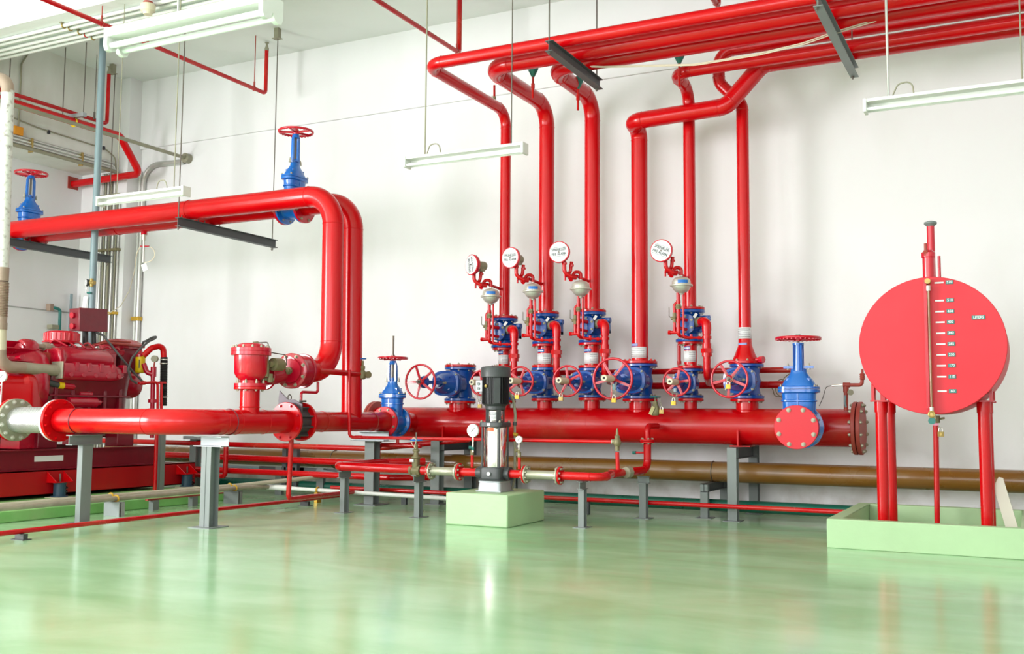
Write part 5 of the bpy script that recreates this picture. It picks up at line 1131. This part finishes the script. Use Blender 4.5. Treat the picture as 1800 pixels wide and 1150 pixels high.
# valve covers, tilted on each bank
for s in (1, -1):
    q = Matrix.Translation((cx+s*.33, 8.04, 1.60)) @ Matrix.Rotation(s*rad(38), 4, 'Y'); m = M()
    m.loft([(-.09, .105, .35, 8), (-.07, .115, .355, 8), (.02, .112, .35, 8), (.07, .085, .33, 6), (.085, .06, .30, 6)], n=40, T=q)
    for k in range(4): m.box(.08, .124, -.31+.17*k, -.20+.17*k, -.085, -.015, q)
    obj('rocker_cover', m, CRIM, t, bevel=.006)
    q2 = Matrix.Translation((cx+s*.33, 7.66, 1.58)); obj('cover_end', M().loft([(-.11, .10, .035, 5), (-.02, .125, .045, 5), (.08, .10, .04, 4), (.11, .05, .03, 4)], T=q2), CRIM, t)
obj('intake_valley', M().box(cx-.26, cx+.26, 7.60, 8.55, 1.48, 1.68).box(cx-.18, cx+.18, 7.70, 8.75, 1.66, 1.735), CRIM, t, bevel=.015)
for k in range(7): obj('fuel_line', M().sweep([(cx+.05+.03*k, 7.75+.13*k, 1.72), (cx+.12+.02*k, 7.80+.13*k, 1.80), (cx+.26, 7.86+.12*k, 1.72)], .011, .04, 8), CRIM, t)
# air cleaners
def cleaner(x, y, z, R, name='air_cleaner'):
    m = M().lathe((x, y, z), 'z', [(.075, -.20), (.08, -.09), (.10, -.075), (R+.02, -.065), (R+.022, -.055), (R, -.045), (R, .045), (R-.02, .062), (R-.06, .07), (0, .075)], n=48)
    for k in range(24): a = 2*PI*k/24; m.cyl((x+R*math.cos(a), y+R*math.sin(a), z-.04), (x+R*math.cos(a), y+R*math.sin(a), z+.042), .010, n=8)
    obj(name, m, WHEEL, t)
cleaner(cx, 7.99, 1.838, .185); 
obj('rear_air_box', M().loft([(1.73, .17, .21, 5, cx-.02, 8.86), (1.80, .18, .23, 5, cx-.02, 8.86), (1.812, .20, .25, 5, cx-.02, 8.86), (1.824, .18, .23, 5, cx-.02, 8.86), (1.86, .15, .18, 4, cx-.02, 8.86), (1.875, .10, .13, 3, cx-.02, 8.86)]), CRIM, t)
m = M(); m.sweep([(cx+.10, 8.15, 1.70), (cx+.20, 8.42, 1.80), (cx+.24, 8.72, 1.795), (cx+.16, 9.05, 1.79)], .016, .10, 10); m.sweep([(cx+.05, 8.20, 1.72), (cx+.16, 8.50, 1.83), (cx+.20, 8.8, 1.83)], .012, .1, 8); obj('fuel_rail', m, BRICK, t)
# front governor / turbo drum, breather, bell housing on the left
gv_ = obj('governor_drum', M().lathe((cx+.16, 7.32, 1.665), 'y', [(.05, 0), (.095, .015), (.11, .05), (.11, .15), (.095, .18)], n=36), CRIM, t)
obj('drum_cap', M().cyl((cx+.19, 7.325, 1.665), (cx+.20, 7.29, 1.665), .055, n=24).cyl((cx+.20, 7.29, 1.665), (cx+.202, 7.275, 1.665), .022, n=8), CRIM, gv_)
obj('drum_stand', M().loft([(1.42, .13, .16, 5, cx+.12, 7.46), (1.52, .12, .14, 5, cx+.12, 7.45), (1.60, .10, .10, 4, cx+.14, 7.42)]), CRIMD, t)
obj('link_shaft', M().cyl((cx+.20, 7.48, 1.705), (cx+.20, 7.72, 1.700), .026, n=14).cyl((cx+.20, 7.60, 1.702), (cx+.20, 7.66, 1.70), .045, n=18).cyl((cx+.20, 7.72, 1.70), (cx+.20, 7.88, 1.685), .012, n=8), TAUPE, t)
obj('side_bracket', M().prism([(7.46, 1.52), (7.52, 1.64), (7.74, 1.62), (7.72, 1.50), (7.60, 1.44)], cx+.26, cx+.29, lambda u, v, w: Vector((w, u, v))), BRICK, t)
m = loft_y([(7.00, .20, .18, 2.2, cx+.04, 1.42), (7.08, .26, .25, 2.2, cx+.04, 1.41), (7.22, .30, .27, 2.2, cx+.04, 1.40), (7.34, .38, .34, 2.2, cx+.03, 1.36), (7.40, .43, .38, 2.2, cx+.02, 1.33), (7.46, .43, .38, 2.2, cx+.02, 1.33), (7.54, .40, .36, 3, cx, 1.32)])
for k in range(7): a = rad(-5+26*k); q = Matrix.Translation((cx+.04, 0, 1.40)) @ Matrix.Rotation(-a, 4, 'Y'); m.box(.22, .36, 7.04, 7.44, -.008, .008, q)
m.cyl((cx+.26, 7.10, 1.50), (cx+.36, 7.08, 1.51), .05, n=20); m.cyl((cx+.30, 7.20, 1.55), (cx+.38, 7.20, 1.56), .028, n=16)
obj('pump_casing', loft_y([(6.30, .34, .26, 6, cx+.06, 1.10), (6.34, .38, .29, 6, cx+.06, 1.10), (7.20, .38, .29, 6, cx+.06, 1.10), (7.24, .41, .31, 6, cx+.06, 1.10), (7.30, .41, .31, 6, cx+.06, 1.10), (7.50, .36, .28, 5, cx, 1.12)]), RED, t)
obj('casing_foot', M().box(cx+.10, cx+.40, 7.20, 7.50, .603, .86), CRIM, t, bevel=.004)
obj('bell_housing', m, CRIM, t, bevel=.003)
# alternator drum, pulley, belt, water pump at right end
obj('rear_drum', M().lathe((cx+.12, 8.62, 1.32), 'y', [(.10, 0), (.14, .02), (.165, .06), (.165, .28), (.15, .33), (.10, .36), (0, .37)], n=40), CRIM, t)
obj('heat_exchanger', loft_y([(8.70, .16, .15, 3, cx, 1.62), (8.74, .19, .18, 3, cx, 1.62), (9.02, .19, .18, 3, cx, 1.62), (9.06, .14, .13, 3, cx, 1.62)]), CRIMD, t)
obj('pulley', M().cyl((cx+.24, 8.52, 1.25), (cx+.30, 8.52, 1.25), .13, n=36).cyl((cx+.30, 8.52, 1.25), (cx+.33, 8.52, 1.25), .05, n=20), CRIM, t)
obj('drive_belt', M().sweep([(cx+.27, 8.52+.135*math.cos(a), 1.25+.135*math.sin(a)) for a in [2*PI*k/24 for k in range(25)]], .012, 0, 8).sweep([(cx+.27, 8.42, 1.36), (cx+.27, 8.62, 1.50), (cx+.27, 8.66, 1.42)], .012, .02, 8), RUBBER, t)
obj('starter_motor', M().cyl((cx+.36, 7.80, 1.10), (cx+.36, 8.18, 1.10), .062, n=28).cyl((cx+.36, 8.18, 1.10), (cx+.36, 8.24, 1.10), .035, n=18).cyl((cx+.36, 7.95, 1.19), (cx+.36, 8.12, 1.19), .034, n=18).cyl((cx+.36, 8.24, 1.11), (cx+.36, 8.30, 1.11), .010, n=8), CRIM, t)
obj('coolant_elbow', M().sweep([(cx+.28, 7.50, 1.36), (cx+.36, 7.58, 1.30), (cx+.38, 7.68, 1.28)], .036, .05, 14), CHAR, t); obj('yellow_hose_band', M().cyl((cx+.38, 7.66, 1.283), (cx+.385, 7.72, 1.278), .038, n=18), YELLOW, t); obj('hose_stub', M().cyl((cx+.385, 7.72, 1.278), (cx+.40, 7.84, 1.268), .034, n=18).cyl((cx+.40, 7.84, 1.268), (cx+.402, 7.86, 1.267), .02, n=10), CRIM, t)
# fuel filter and other small parts
fx = -9.50
obj('fuel_filter', M().lathe((-9.5, 8.872, 1.463), 'z', [(.045, 0), (.055, .008), (.058, .02), (.058, .19), (.05, .20)], n=32), YELLOW, t)
obj('filter_print', sticker_mesh((-9.5, 8.872, 1.463)[0], (-9.5, 8.872, 1.463)[1], .059, 1.52, 1.62, rad(-60), rad(-48)), INK, t)
obj('filter_head', M().lathe((-9.5, 8.863, 1.653), 'z', [(.05, 0), (.05, .03), (.03, .05), (.02, .08)], n=20), CRIM, t)
# instrument box over the engine
t2 = thing('instrument_box', 'dark crimson box mounted above the engine, seen from the side', 'box', (-9.8, 8.31, 1.915))
bx = Matrix.Translation((-9.75, 8.316, 2.061)) @ Matrix.Rotation(.05, 4, 'X')
obj('cabinet', M().box(-.10, .06, -.195, .195, -.13, .13, bx), CRIMD, t2, bevel=.006); obj('lid', M().box(.06, .075, -.20, .20, -.135, .135, bx), CRIMD, t2, bevel=.004)
for z in (.05, -.075): obj('gauge_boss', M().cyl(bx @ Vector((-.03, -.195, z)), bx @ Vector((-.03, -.225, z)), .034, n=20), CRIM, t2)
obj('stand', M().cyl((-9.82, 8.325, 1.95), (-9.82, 8.336, 1.738), .035, n=18).cyl((-9.82, 8.447, 1.946), (-9.82, 8.456, 1.792), .03, n=18), CHAR, t2)
obj('wiring', M().sweep([(-9.7, 8.369, 1.923), (-9.6, 8.398, 1.883), (-9.5, 8.422, 1.775), (-9.4, 8.481, 1.631), (-9.35, 8.638, 1.458), (-9.3, 8.743, 1.348)], .013, .12, 10), DCABLE, t2)
# exhaust pipe
t = thing('exhaust_pipe', 'flaking white exhaust pipe with brown ribbed bellows at the left edge', 'pipe', (-9.4, 6.9, 1.4))
ey = 6.92
obj('lagged_pipe', M().cyl((-9.40, 6.90, 2.43), (-9.40, 6.86, 4.33), .064, n=36), FLAKY, t)
obj('top_elbow', M().sweep([(-9.40, 6.86, 4.30), (-9.40, 6.85, 4.46), (-9.90, 6.80, 4.47)], .064, .12, 28), TAUPE, t)
obj('upper_collar', M().cyl((-9.40, 6.90, 2.33), (-9.40, 6.90, 2.47), .068, n=36), TAUPE, t)
m = M(); prof = []
for k in range(22): prof += [(.058, k*.0165), (.069, k*.0165+.008)]
m.lathe((-9.40, 6.91, 1.96), 'z', prof+[(.058, 22*.0165)], n=36); obj('bellows', m, TAUPE, t)
obj('lower_collar', M().cyl((-9.40, 6.91, 1.83), (-9.40, 6.91, 1.90), .068, n=36).cyl((-9.40, 6.91, 1.90), (-9.40, 6.91, 1.97), .063, n=36), TAUPE, t)
obj('plain_pipe', M().cyl((-9.40, 6.92, 1.62), (-9.40, 6.91, 1.84), .062, n=36), CREAM, t)
obj('bottom_elbow', M().sweep([(-9.40, 6.92, 1.63), (-9.40, 6.92, 1.45), (-9.40, 7.20, 1.45)], .062, .15, 28), TAUPE, t)
obj('horizontal_pipe', M().cyl((-9.40, 7.15, 1.45), (-9.40, 7.62, 1.44), .060, n=32), DUSTY, t); obj('manifold_flange', M().box(-9.49, -9.31, 7.615, 7.635, 1.35, 1.54), DUSTY, t, bevel=.01)
# small gauge at far left edge
gauge((-9.15, 6.766, 1.341), .055, 'round white-faced gauge at the left edge in front of the bell housing', -.36, yw=.3)
# pipes and hoses at the right end of the engine
t = thing('coolant_hose', 'black corrugated hose hanging from a red elbow right of the engine', 'hose', (-9.3, 9.077, 1.03))
obj('elbow_pipe', M().sweep([(-9.4, 8.821, 1.663), (-9.35, 8.892, 1.761), (-9.3, 9.03, 1.803), (-9.3, 9.047, 1.659)], .036, .09, 20), RED, t)
a, b = Vector((-9.3, 9.051, 1.66)), Vector((-9.3, 9.066, 1.064)); prof = []
L = (b-a).length; n = 30
for k in range(n): prof += [(.038, L*k/n), (.046, L*(k+.5)/n)]
obj('corrugated_hose', M().lathe(a, b-a, prof, n=24), RUBBER, t)
for k in (.04, .12, .80): obj('hose_clip', M().cyl(a+(b-a)*k, a+(b-a)*(k+.02), .050, n=24), SILVER, t)
t = thing('instrument_pipes', 'group of thin red pipes with a small gauge right of the engine', 'pipe', (-9.3, 8.9, .7))
obj('gauge_pipe', M().cyl((-9.3, 8.884, 1.501), (-9.3, 8.906, 0.692), .026, n=18).cyl((-9.3, 8.891, 1.536), (-9.3, 8.893, 1.414), .034, n=18).cyl((-9.3, 8.897, 1.15), (-9.3, 8.898, 1.109), .055, n=18).sweep([(-9.3, 8.886, 1.447), (-9.35, 8.836, 1.466), (-9.4, 8.834, 1.568)], .030, .06, 14), CRIM, t)
obj('cross_pipe', M().sweep([(-9.25, 8.628, 1.331), (-9.25, 8.914, 1.353), (-9.25, 8.946, 0.692)], .015, .04, 12).sweep([(-9.25, 8.914, 1.346), (-9.25, 9.04, 1.35)], .014, 0, 12).cyl((-9.25, 8.977, 1.348), (-9.25, 9, 0.691), .018, n=12).cyl((-9.25, 8.662, 1.332), (-9.25, 8.722, 1.337), .022, n=8), RED, t)
obj('small_gauge', M().cyl(Vector((-9.3, 8.904, 1.631))+Vector((-.01, .02, 0)), Vector((-9.3, 8.904, 1.631))+Vector((.01, -.02, 0)), .040, n=24), OLIVE, t)
obj('gauge_cock', M().cyl((-9.3, 8.906, 1.597), (-9.3, 8.892, 1.515), .010, n=8), BRICK, t)
pipe('looped_hose', 'black rubber hose looping above the yellow fuel filter', 'hose', [(-9.25, 8.594, 1.33), (-9.25, 8.516, 1.367), (-9.25, 8.46, 1.483), (-9.25, 8.512, 1.617), (-9.25, 8.633, 1.743), (-9.25, 8.758, 1.831), (-9.25, 8.853, 1.872), (-9.25, 8.87, 1.893), (-9.3, 8.856, 1.887), (-9.3, 8.753, 1.832), (-9.35, 8.766, 1.828), (-9.4, 8.798, 1.77)], .013, .04, DCABLE, n=10)
# post and small pipe standing behind the discharge pipe
t = thing('support_post', 'grey post with a thin red drain pipe clipped to it, right of the skid plate', 'support', (-8.9, 8.664, 0.082))
obj('post', M().cbox(((-8.9, 8.664, 0.082)[0], (-8.9, 8.664, 0.082)[1], .50), .07, .07, .80), GREY, t); obj('drain_pipe', M().cyl(((-8.86, 8.557, 0.091)[0], (-8.86, 8.557, 0.091)[1], .11), ((-8.86, 8.551, 0.731)[0], (-8.86, 8.551, 0.731)[1], .95), .022, n=14), REDD, t)

# ------------------------------------------------------------------ low pipework between pad and wall
pipe('wall_pipe', 'thin red pipe low behind the supports, uppermost of three', 'pipe', [(-11.3, 9.72, .615), (-6.75, 9.72, .60), (-6.40, 9.72, .63), (-5.6, 10.0, .72)], .032, .12, REDD)
pipe('wall_pipe', 'thin red pipe low behind the supports, middle of three', 'pipe', [(-11.3, 9.86, .455), (-6.9, 9.86, .425), (-6.2, 9.5, .47)], .040, .12, RED)
pipe('wall_pipe', 'thin red pipe low behind the supports, lowest of three', 'pipe', [(-9.4, 9.72, .285), (-6.7, 9.72, .28), (-6.45, 9.72, .28), (-6.0, 10.1, .28)], .036, .14, RED)
t = thing('cross_pipe', 'short red riser linking upper and lower wall pipes behind the elbow post', 'pipe', (-9.0, 9.66, .25))
obj('pipe_run', M().sweep([(-9.2, 9.64, .61), (-8.817, 9.64, .61), (-8.817, 9.64, .22), (-9.5, 9.64, .22)], .030, .05, 18), REDD, t)
t = thing('cross_pipe', 'short red vertical pipe with tee behind the left portal post', 'pipe', (-6.62, 9.6, .1))
obj('pipe_run', M().sweep([(-5.952, 9.55, 0.651), (-6.512, 9.55, 0.653), (-6.515, 9.55, 0.073)], .026, .06, 16).cyl((-6.255, 9.55, 0.651), (-6.257, 9.55, 0.733), .018, n=10), REDD, t)
pipe('drip_pipe', 'thin red vertical pipe under the check valve, turning along the floor', 'pipe', [(-6.40, 7.90, .76), (-6.40, 7.90, .10), (-6.4, 7.902, 0.179)] if 0 else [(-6.40, 7.90, .78), (-6.42, 7.90, .17), (-6.72, 9.62, .13)], .024, .05, REDD, n=14)
pipe('floor_pipe', 'long thin red pipe running across the floor towards the wall', 'pipe', [(-7.04, 3.0, .065), (-7.04, 9.70, .065)], .020, 0, REDD, n=14)
for i, y in enumerate((5.45, 8.95)): one('floor_bracket', M().box(-7.09, -6.99, y-.02, y+.02, 0, .045).box(-7.11, -6.97, y-.04, y+.04, 0, .006), CHAR, 'small dark foot under the long floor pipe, '+('nearer' if i == 0 else 'farther')+' one', 'bracket')
for i in range(2):
    x = -7.925+.075*i
    pipe('floor_conduit', ('left', 'right')[i]+' of two dusty cream conduits running along the engine pad edge', 'conduit', [(x, 4.5, .186-.018*i), (x, 8.9, .186-.018*i), ((-7.43, 9.95, .26) if i == 0 else (-7.80, 9.28, .152))], .024, .3, DUSTY if i else paint('dusty_cream_conduit', (.48, .45, .34), .5, var=.2), 'dusty cream conduits along the pad', n=14)
pipe('floor_conduit', 'white conduit running low behind the short posts to the plinth', 'conduit', [(-7.80, 9.27, .15), (-7.6, 9.30, .145), (-4.9, 9.34, .11), (-4.5, 9.34, .11)], .022, .1, WCOND, n=14)
one('conduit_coupling', M().cyl((-7.83, 9.26, .15), (-7.58, 9.305, .145), .032, n=14), WCOND, 'white coupling where the cream conduit becomes white', 'coupling')
def duct_bracket(x, y, lab, mt):
    t = thing('conduit_bracket', lab, 'bracket', (x, y, 0), 'grey conduit brackets on the floor')
    obj('plate', M().box(x-.10, x+.12, y-.005, y+.005, 0, .135).box(x+.112, x+.12, y-.02, y+.05, 0, .135).box(x-.12, x+.12, y-.02, y+.05, .132, .138), mt, t)
    for i in range(2): obj('gold_clamp', M().torus((-7.925+.075*i, y+.02, .186-.018*i), 'y', .030, .009, n=18, k=6), GOLD, t)
duct_bracket(-7.885, 7.08, 'pale grey conduit bracket with gold clamps beside the pad, nearer one', LGREY)
duct_bracket(-7.885, 8.72, 'grey conduit bracket with gold clamps beside the pad, farther one', GREY)
one('gold_clamp', M().torus((-7.15, 9.305, .14), 'x', .03, .010, n=18, k=6).box(-7.17, -7.13, 9.27, 9.35, 0, .115), GOLD, 'single gold clamp on the white low conduit', 'clamp')
t = thing('red_rail', 'thin rusty red rail on two stubby feet beside the pad', 'rail', (-8.0, 8.2, 0))
obj('bar', M().box(-8.05, -8.01, 7.65, 9.0, .10, .115), BRICK, t); 
for y in (7.75, 8.3): obj('foot', M().box(-8.06, -8.00, y-.04, y+.04, 0, .10), GREY, t)
pipe('grey_wall_pipe', 'grey horizontal pipe low by the wall behind the elbow post', 'pipe', [(-11.3, 10.05, .30), (-7.75, 10.05, .30), (-7.1, 9.7, .28)], .030, .1, BGREY, n=14)
for x in (-7.62, -8.25): 
    t = thing('pipe_stand', 'small dark frame under the wall pipes, '+('right' if x > -8 else 'left')+' one', 'support', (x, 10.1, 0))
    obj('leg', M().box(x-.05, x+.05, 9.95, 10.0, 0, .34), GREY, t); obj('bar', M().box(x-.35, x+.35, 10.0, 10.06, .25, .335), DGREY, t)
t = thing('pipe_stand', 'dark grey rectangular pipe frame by the wall under the check valve', 'support', (-7.75, 9.95, 0))
m = M(); p0, p1 = (-8.151, 9.95, 0.632), (-7.983, 9.95, 0.339)
m.box(p0[0]-.03, p0[0]+.03, 9.93, 9.99, .1, p0[2]); m.box(p1[0]-.03, p1[0]+.03, 9.93, 9.99, .1, p0[2]); m.box(p0[0], p1[0], 9.93, 9.99, p0[2]-.05, p0[2]); m.box(p0[0], p1[0], 9.93, 9.99, p1[2]-.05, p1[2]); obj('bars', m, DGREY, t)
t = thing('support_post', 'dim grey post behind the elbow post', 'support', (-9.404, 9.74, 0)); p = (-9.42, 9.75, 0.141); obj('post', M().ibeam((p[0], 9.75, 0), (p[0], 9.75, .66), .10, .10, .008, up='y'), GREY, t); obj('cap', M().box(p[0]-.12, p[0]+.12, 9.65, 9.85, .66, .70), LGREY, t)

# ------------------------------------------------------------------ left wall services
pipe('branch_pipe', 'red pipe along the left beam, bending down and into a wall hole', 'pipe', [(-11.25, 5.0, 4.85), (-11.25, 9.98, 4.85), (-11.21, 10.33, 4.385), (-12.57, 10.33, 4.365)], .052, .10, RED, n=20)
one('wall_opening', M().box(-12.59, -12.575, 10.24, 10.42, 4.29, 4.47), BRICK, 'rusty red opening edge where the branch pipe enters the left wall', 'opening')
t = thing('sprinkler_pipe', 'thin red sprinkler line at the far left with upturned end', 'pipe', (-11.40, 7, 5.0), 'thin red sprinkler lines under the ceiling')
obj('pipe_run', M().sweep([(-11.38, 3, 5.01), (-11.38, 9.86, 5.01), (-11.38, 9.86, 5.72)], .026, .05, 14), REDD, t)
obj('sprinkler_head', M().lathe((-11.38, 9.86, 5.72), 'z', [(.028, 0), (.028, .03), (.016, .06), (.012, .10), (.03, .105), (.03, .11)], n=14), OLIVE, t)
for y, z0 in ((9.60, 5.0), (9.66, 4.88)): obj('hanger', M().cyl((-11.33, y, z0), (-11.33, y, ZC), .005, n=8).cyl((-11.33, y, z0), (-11.33, y, z0+.10), .014, n=8), STEM, t)
pipe('grey_duct', 'long grey conduit running under the ceiling to the back wall', 'conduit', [(-10.70, 4.5, 4.64), (-10.70, 10.72, 4.64)], .025, 0, OLIVE, n=16)
one('duct_end_box', M().cyl((-10.70, 10.66, 4.64), (-10.70, 10.75, 4.64), .07, n=20).cyl((-10.80, 10.72, 4.64), (-10.64, 10.72, 4.64), .035, n=12), OLIVE, 'round grey junction where the long conduit meets the back wall', 'junction box')
pipe('wall_conduit', 'thick grey conduit curving from the junction down the wall to the floor', 'conduit', [(-10.75, 10.71, 4.60), (-11.55, 10.71, 4.62), (-11.55, 10.71, 0.0)], .038, .28, GALV, n=18)
pipe('wall_conduit', 'thin pale conduit beside the thick one in the corner of the back wall', 'conduit', [(-11.625, 10.72, 4.55), (-11.625, 10.72, 0)], .022, 0, WCOND, n=14)
one('gold_clamp', M().box(-11.645, -11.50, 10.66, 10.75, 2.32, 2.38), GOLD, 'gold clamp on the two conduits in the corner', 'clamp', bevel=.006)
for i, x in enumerate((-12.10, -12.045, -11.99, -11.935, -11.86, -11.80, -11.75)):
    pipe('pillar_conduit', 'thin grey conduit on the white corner pillar, %s from the left' % ('first second third fourth fifth sixth seventh'.split()[i]), 'conduit', [(x, 10.47, 0), (x, 10.47, 4.50 if i < 5 else 4.05)], (.022, .014, .02, .018, .022, .013, .013)[i], 0, GALV if i % 2 == 0 else OLIVE, 'conduits on the corner pillar', n=10)
for k, z in enumerate((4.16, 3.35, 2.42)):
    t = thing('conduit_clamp', ('upper', 'middle', 'lower')[k]+' clamp bar across the pillar conduits', 'clamp', (-11.95, 10.45, z)); obj('bar', M().box(-12.12, -11.72, 10.43, 10.497, z-.018, z+.018), (OLIVE, BRONZE, GOLD)[k], t)
for i in range(4):
    pipe('beam_conduit', 'conduit along the bottom of the left wall beam, %s from the top' % ('first second third fourth'.split()[i]), 'conduit', [(-11.80+.01*i, 4, 4.615-.045*i), (-11.80+.01*i, 10.40, 4.615-.045*i), (-11.95+.05*i, 10.46, 4.46)], (.016, .012, .018, .026)[i], .1, (GALV, WCOND, GALV, OLIVE)[i], 'conduits along the left beam', n=10)
for k, y in enumerate((8.99, 9.80)): one('beam_clamp', M().box(-11.83, -11.76, y-.012, y+.012, 4.44, 4.63), BRASS, 'brass clamp on the left beam conduits, '+('left' if k == 0 else 'right')+' one', 'clamp')
pipe('beam_wire', 'thin dark wire clipped across the face of the left beam', 'wire', [(-11.815, 8.6, 4.86), (-11.815, 9.09, 4.81), (-11.815, 10.23, 4.79), (-11.80, 10.40, 4.70), (-11.80, 10.43, 4.45)], .010, .1, OLIVE, n=8)
for y in (9.27, 10.2): one('wire_clip', M().box(-11.83, -11.80, y-.014, y+.014, 4.77, 4.82), INK, 'small dark clip on the beam wire, '+('left' if y < 10 else 'right')+' one', 'clip')
one('orange_box', M().box(-11.83, -11.77, 8.72, 8.85, 4.63, 4.74), ORANGE, 'small orange box fixed on the left wall beam', 'box', bevel=.004)
pipe('beam_conduit_drop', 'thin vertical conduit on the face of the left beam', 'conduit', [(-11.81, 8.95, 5.88), (-11.81, 8.80, 5.6), (-11.81, 8.80, 4.75)], .012, .1, OLIVE, n=8)
t = thing('cable_support', 'small galvanised channel hung on rods under the sprinkler line', 'bracket', (-11.3, 9.3, 4.9))
obj('channel', M().box(-11.50, -11.05, 9.18, 9.24, 4.90, 4.95), LGREY, t)
for x in (-11.48, -11.08): obj('rod', M().cyl((x, 9.21, 4.88), (x, 9.21, ZC), .006, n=8), STEM, t)
obj('gold_ring', M().torus((-11.25, 9.21, 4.84), 'y', .05, .014, n=18, k=8), YELLOW, t)
# vertical grey drop pipe with gauge
t = thing('grey_drop_pipe', 'tall blue-grey vertical pipe rising behind the front upper pipe', 'pipe', (-10.17, 8.70, 1.6)); 
obj('pipe_run', M().cyl((-10.17, 8.70, 1.75), (-10.17, 8.70, 5.90), .042, n=24), BGREY, t)
gauge((-10.194, 8.62, 2.561), .044, 'small black-cased gauge beside the blue-grey drop pipe', -.12, mat=CHAR, yw=-.4)
t = thing('pipe_tag', 'white paper tag hanging beside the blue-grey pipe', 'tag', (-10.195, 8.62, 2.255)); p = Vector((-10.198, 8.62, 2.311)); obj('card', M().cbox(p, .05, .003, .16, Euler((0, .1, .4))), PLASTW, t)
one('gauge_manifold', M().cyl((-10.16, 8.65, 2.563), (-10.081, 8.65, 2.559), .026, n=12).cyl((-10.133, 8.65, 2.611), (-10.128, 8.65, 2.513), .020, n=10), BRASS, 'brass block joining the small gauge to the blue-grey pipe', 'fitting')
one('green_cock', M().cyl((-10.192, 8.65, 2.439), (-10.133, 8.65, 2.436), .014, n=10), TEAL, 'small green valve handle under the black-cased gauge', 'valve')
# sensor under the rear upper pipe with tag and cable
t = thing('flow_sensor', 'grey sensor probe with looped wire hanging under the rear upper pipe', 'sensor', (-9.507, 8.877, 2.744))
obj('socket', M().cyl((-9.526, 8.877, 3.191), (-9.524, 8.877, 3.142), .036, n=16), WHEEL, t); obj('probe', M().cyl((-9.524, 8.877, 3.142), (-9.525, 8.877, 3.079), .026, n=14).cyl((-9.525, 8.877, 3.079), (-9.52, 8.877, 2.8), .013, n=12), SILVER, t)
obj('looped_wire', M().sweep([(-9.435, 8.877, 2.989), (-9.359, 8.877, 2.963), (-9.326, 8.877, 2.871), (-9.389, 8.877, 2.813), (-9.501, 8.877, 2.799)], .005, .1, 8), CABLE, t)
obj('tee_handle', M().cyl((-9.578, 8.877, 3.006), (-9.436, 8.877, 2.996), .008, n=8), CRIM, t)
obj('card', M().cbox((-9.48, 8.86, 2.74), .07, .003, .09, Euler((0, -.35, .2))), PLASTW, t)
pipe('sensor_cable', 'cream cable drooping from the sensor to the pillar clamps', 'cable', [(-9.578, 8.877, 3.006), (-9.665, 8.9, 2.931), (-9.784, 9, 2.776), (-10.304, 9.4, 2.564), (-11.012, 9.9, 2.436), (-11.814, 10.4, 2.404)], .006, .4, CABLE, n=8)
# green pipe, grey bar on the left wall
t = thing('green_wall_pipe', 'small green pipe elbow on the left wall behind the engine', 'pipe', (-12.5, 10.1, 1.7))
obj('pipe_run', M().sweep([(-12.585, 10.03, 2.49), (-12.50, 10.03, 2.49), (-12.50, 10.14, 2.47), (-12.50, 10.15, 1.6)], .022, .04, 12), TEAL, t); obj('box', M().box(-12.585, -12.50, 9.97, 10.03, 2.44, 2.54), TAUPE, t); obj('bracket', M().box(-12.585, -12.48, 10.0, 10.12, 2.18, 2.24), OLIVE, t)
pipe('grey_wall_stub', 'short blue-grey upright stub on the left wall above the instrument box', 'pipe', [(-12.52, 10.34, 1.8), (-12.52, 10.34, 2.72)], .020, 0, BGREY, n=10)

# ------------------------------------------------------------------ light: daylight through the windows behind the camera
sc = bpy.context.scene
w = bpy.data.worlds.new('sky'); sc.world = w; w.use_nodes = True
bg = w.node_tree.nodes['Background']; bg.inputs[0].default_value = (.93, .97, 1, 1); bg.inputs[1].default_value = .4
def area(name, loc, tgt, sx, sy, power, col=(1, 1, 1)):
    l = bpy.data.lights.new(name, 'AREA'); l.shape = 'RECTANGLE'; l.size = sx; l.size_y = sy; l.energy = power; l.color = col
    o = bpy.data.objects.new(name, l); C.objects.link(o); o.location = loc
    o.rotation_euler = (Vector(tgt)-Vector(loc)).to_track_quat('-Z', 'Y').to_euler(); return o
area('window_daylight', (XL-.03, -.3, 2.75), (0, 7.5, 2.2), 3.7, 3.6, 620, (1, .97, .98))
for i, (a, b) in enumerate(wins):
    area('window_daylight', ((a+b)/2, YF-.05, 3.0), ((a+b)/2, 6, 2.9), 3.6, 3.9, (120, 120, 90)[i], (1, .955, .99))
sc.view_settings.view_transform = 'Standard'; sc.view_settings.look = 'None'; sc.view_settings.gamma = 1; sc.view_settings.use_curve_mapping = False
sc.view_settings.exposure = 1.14
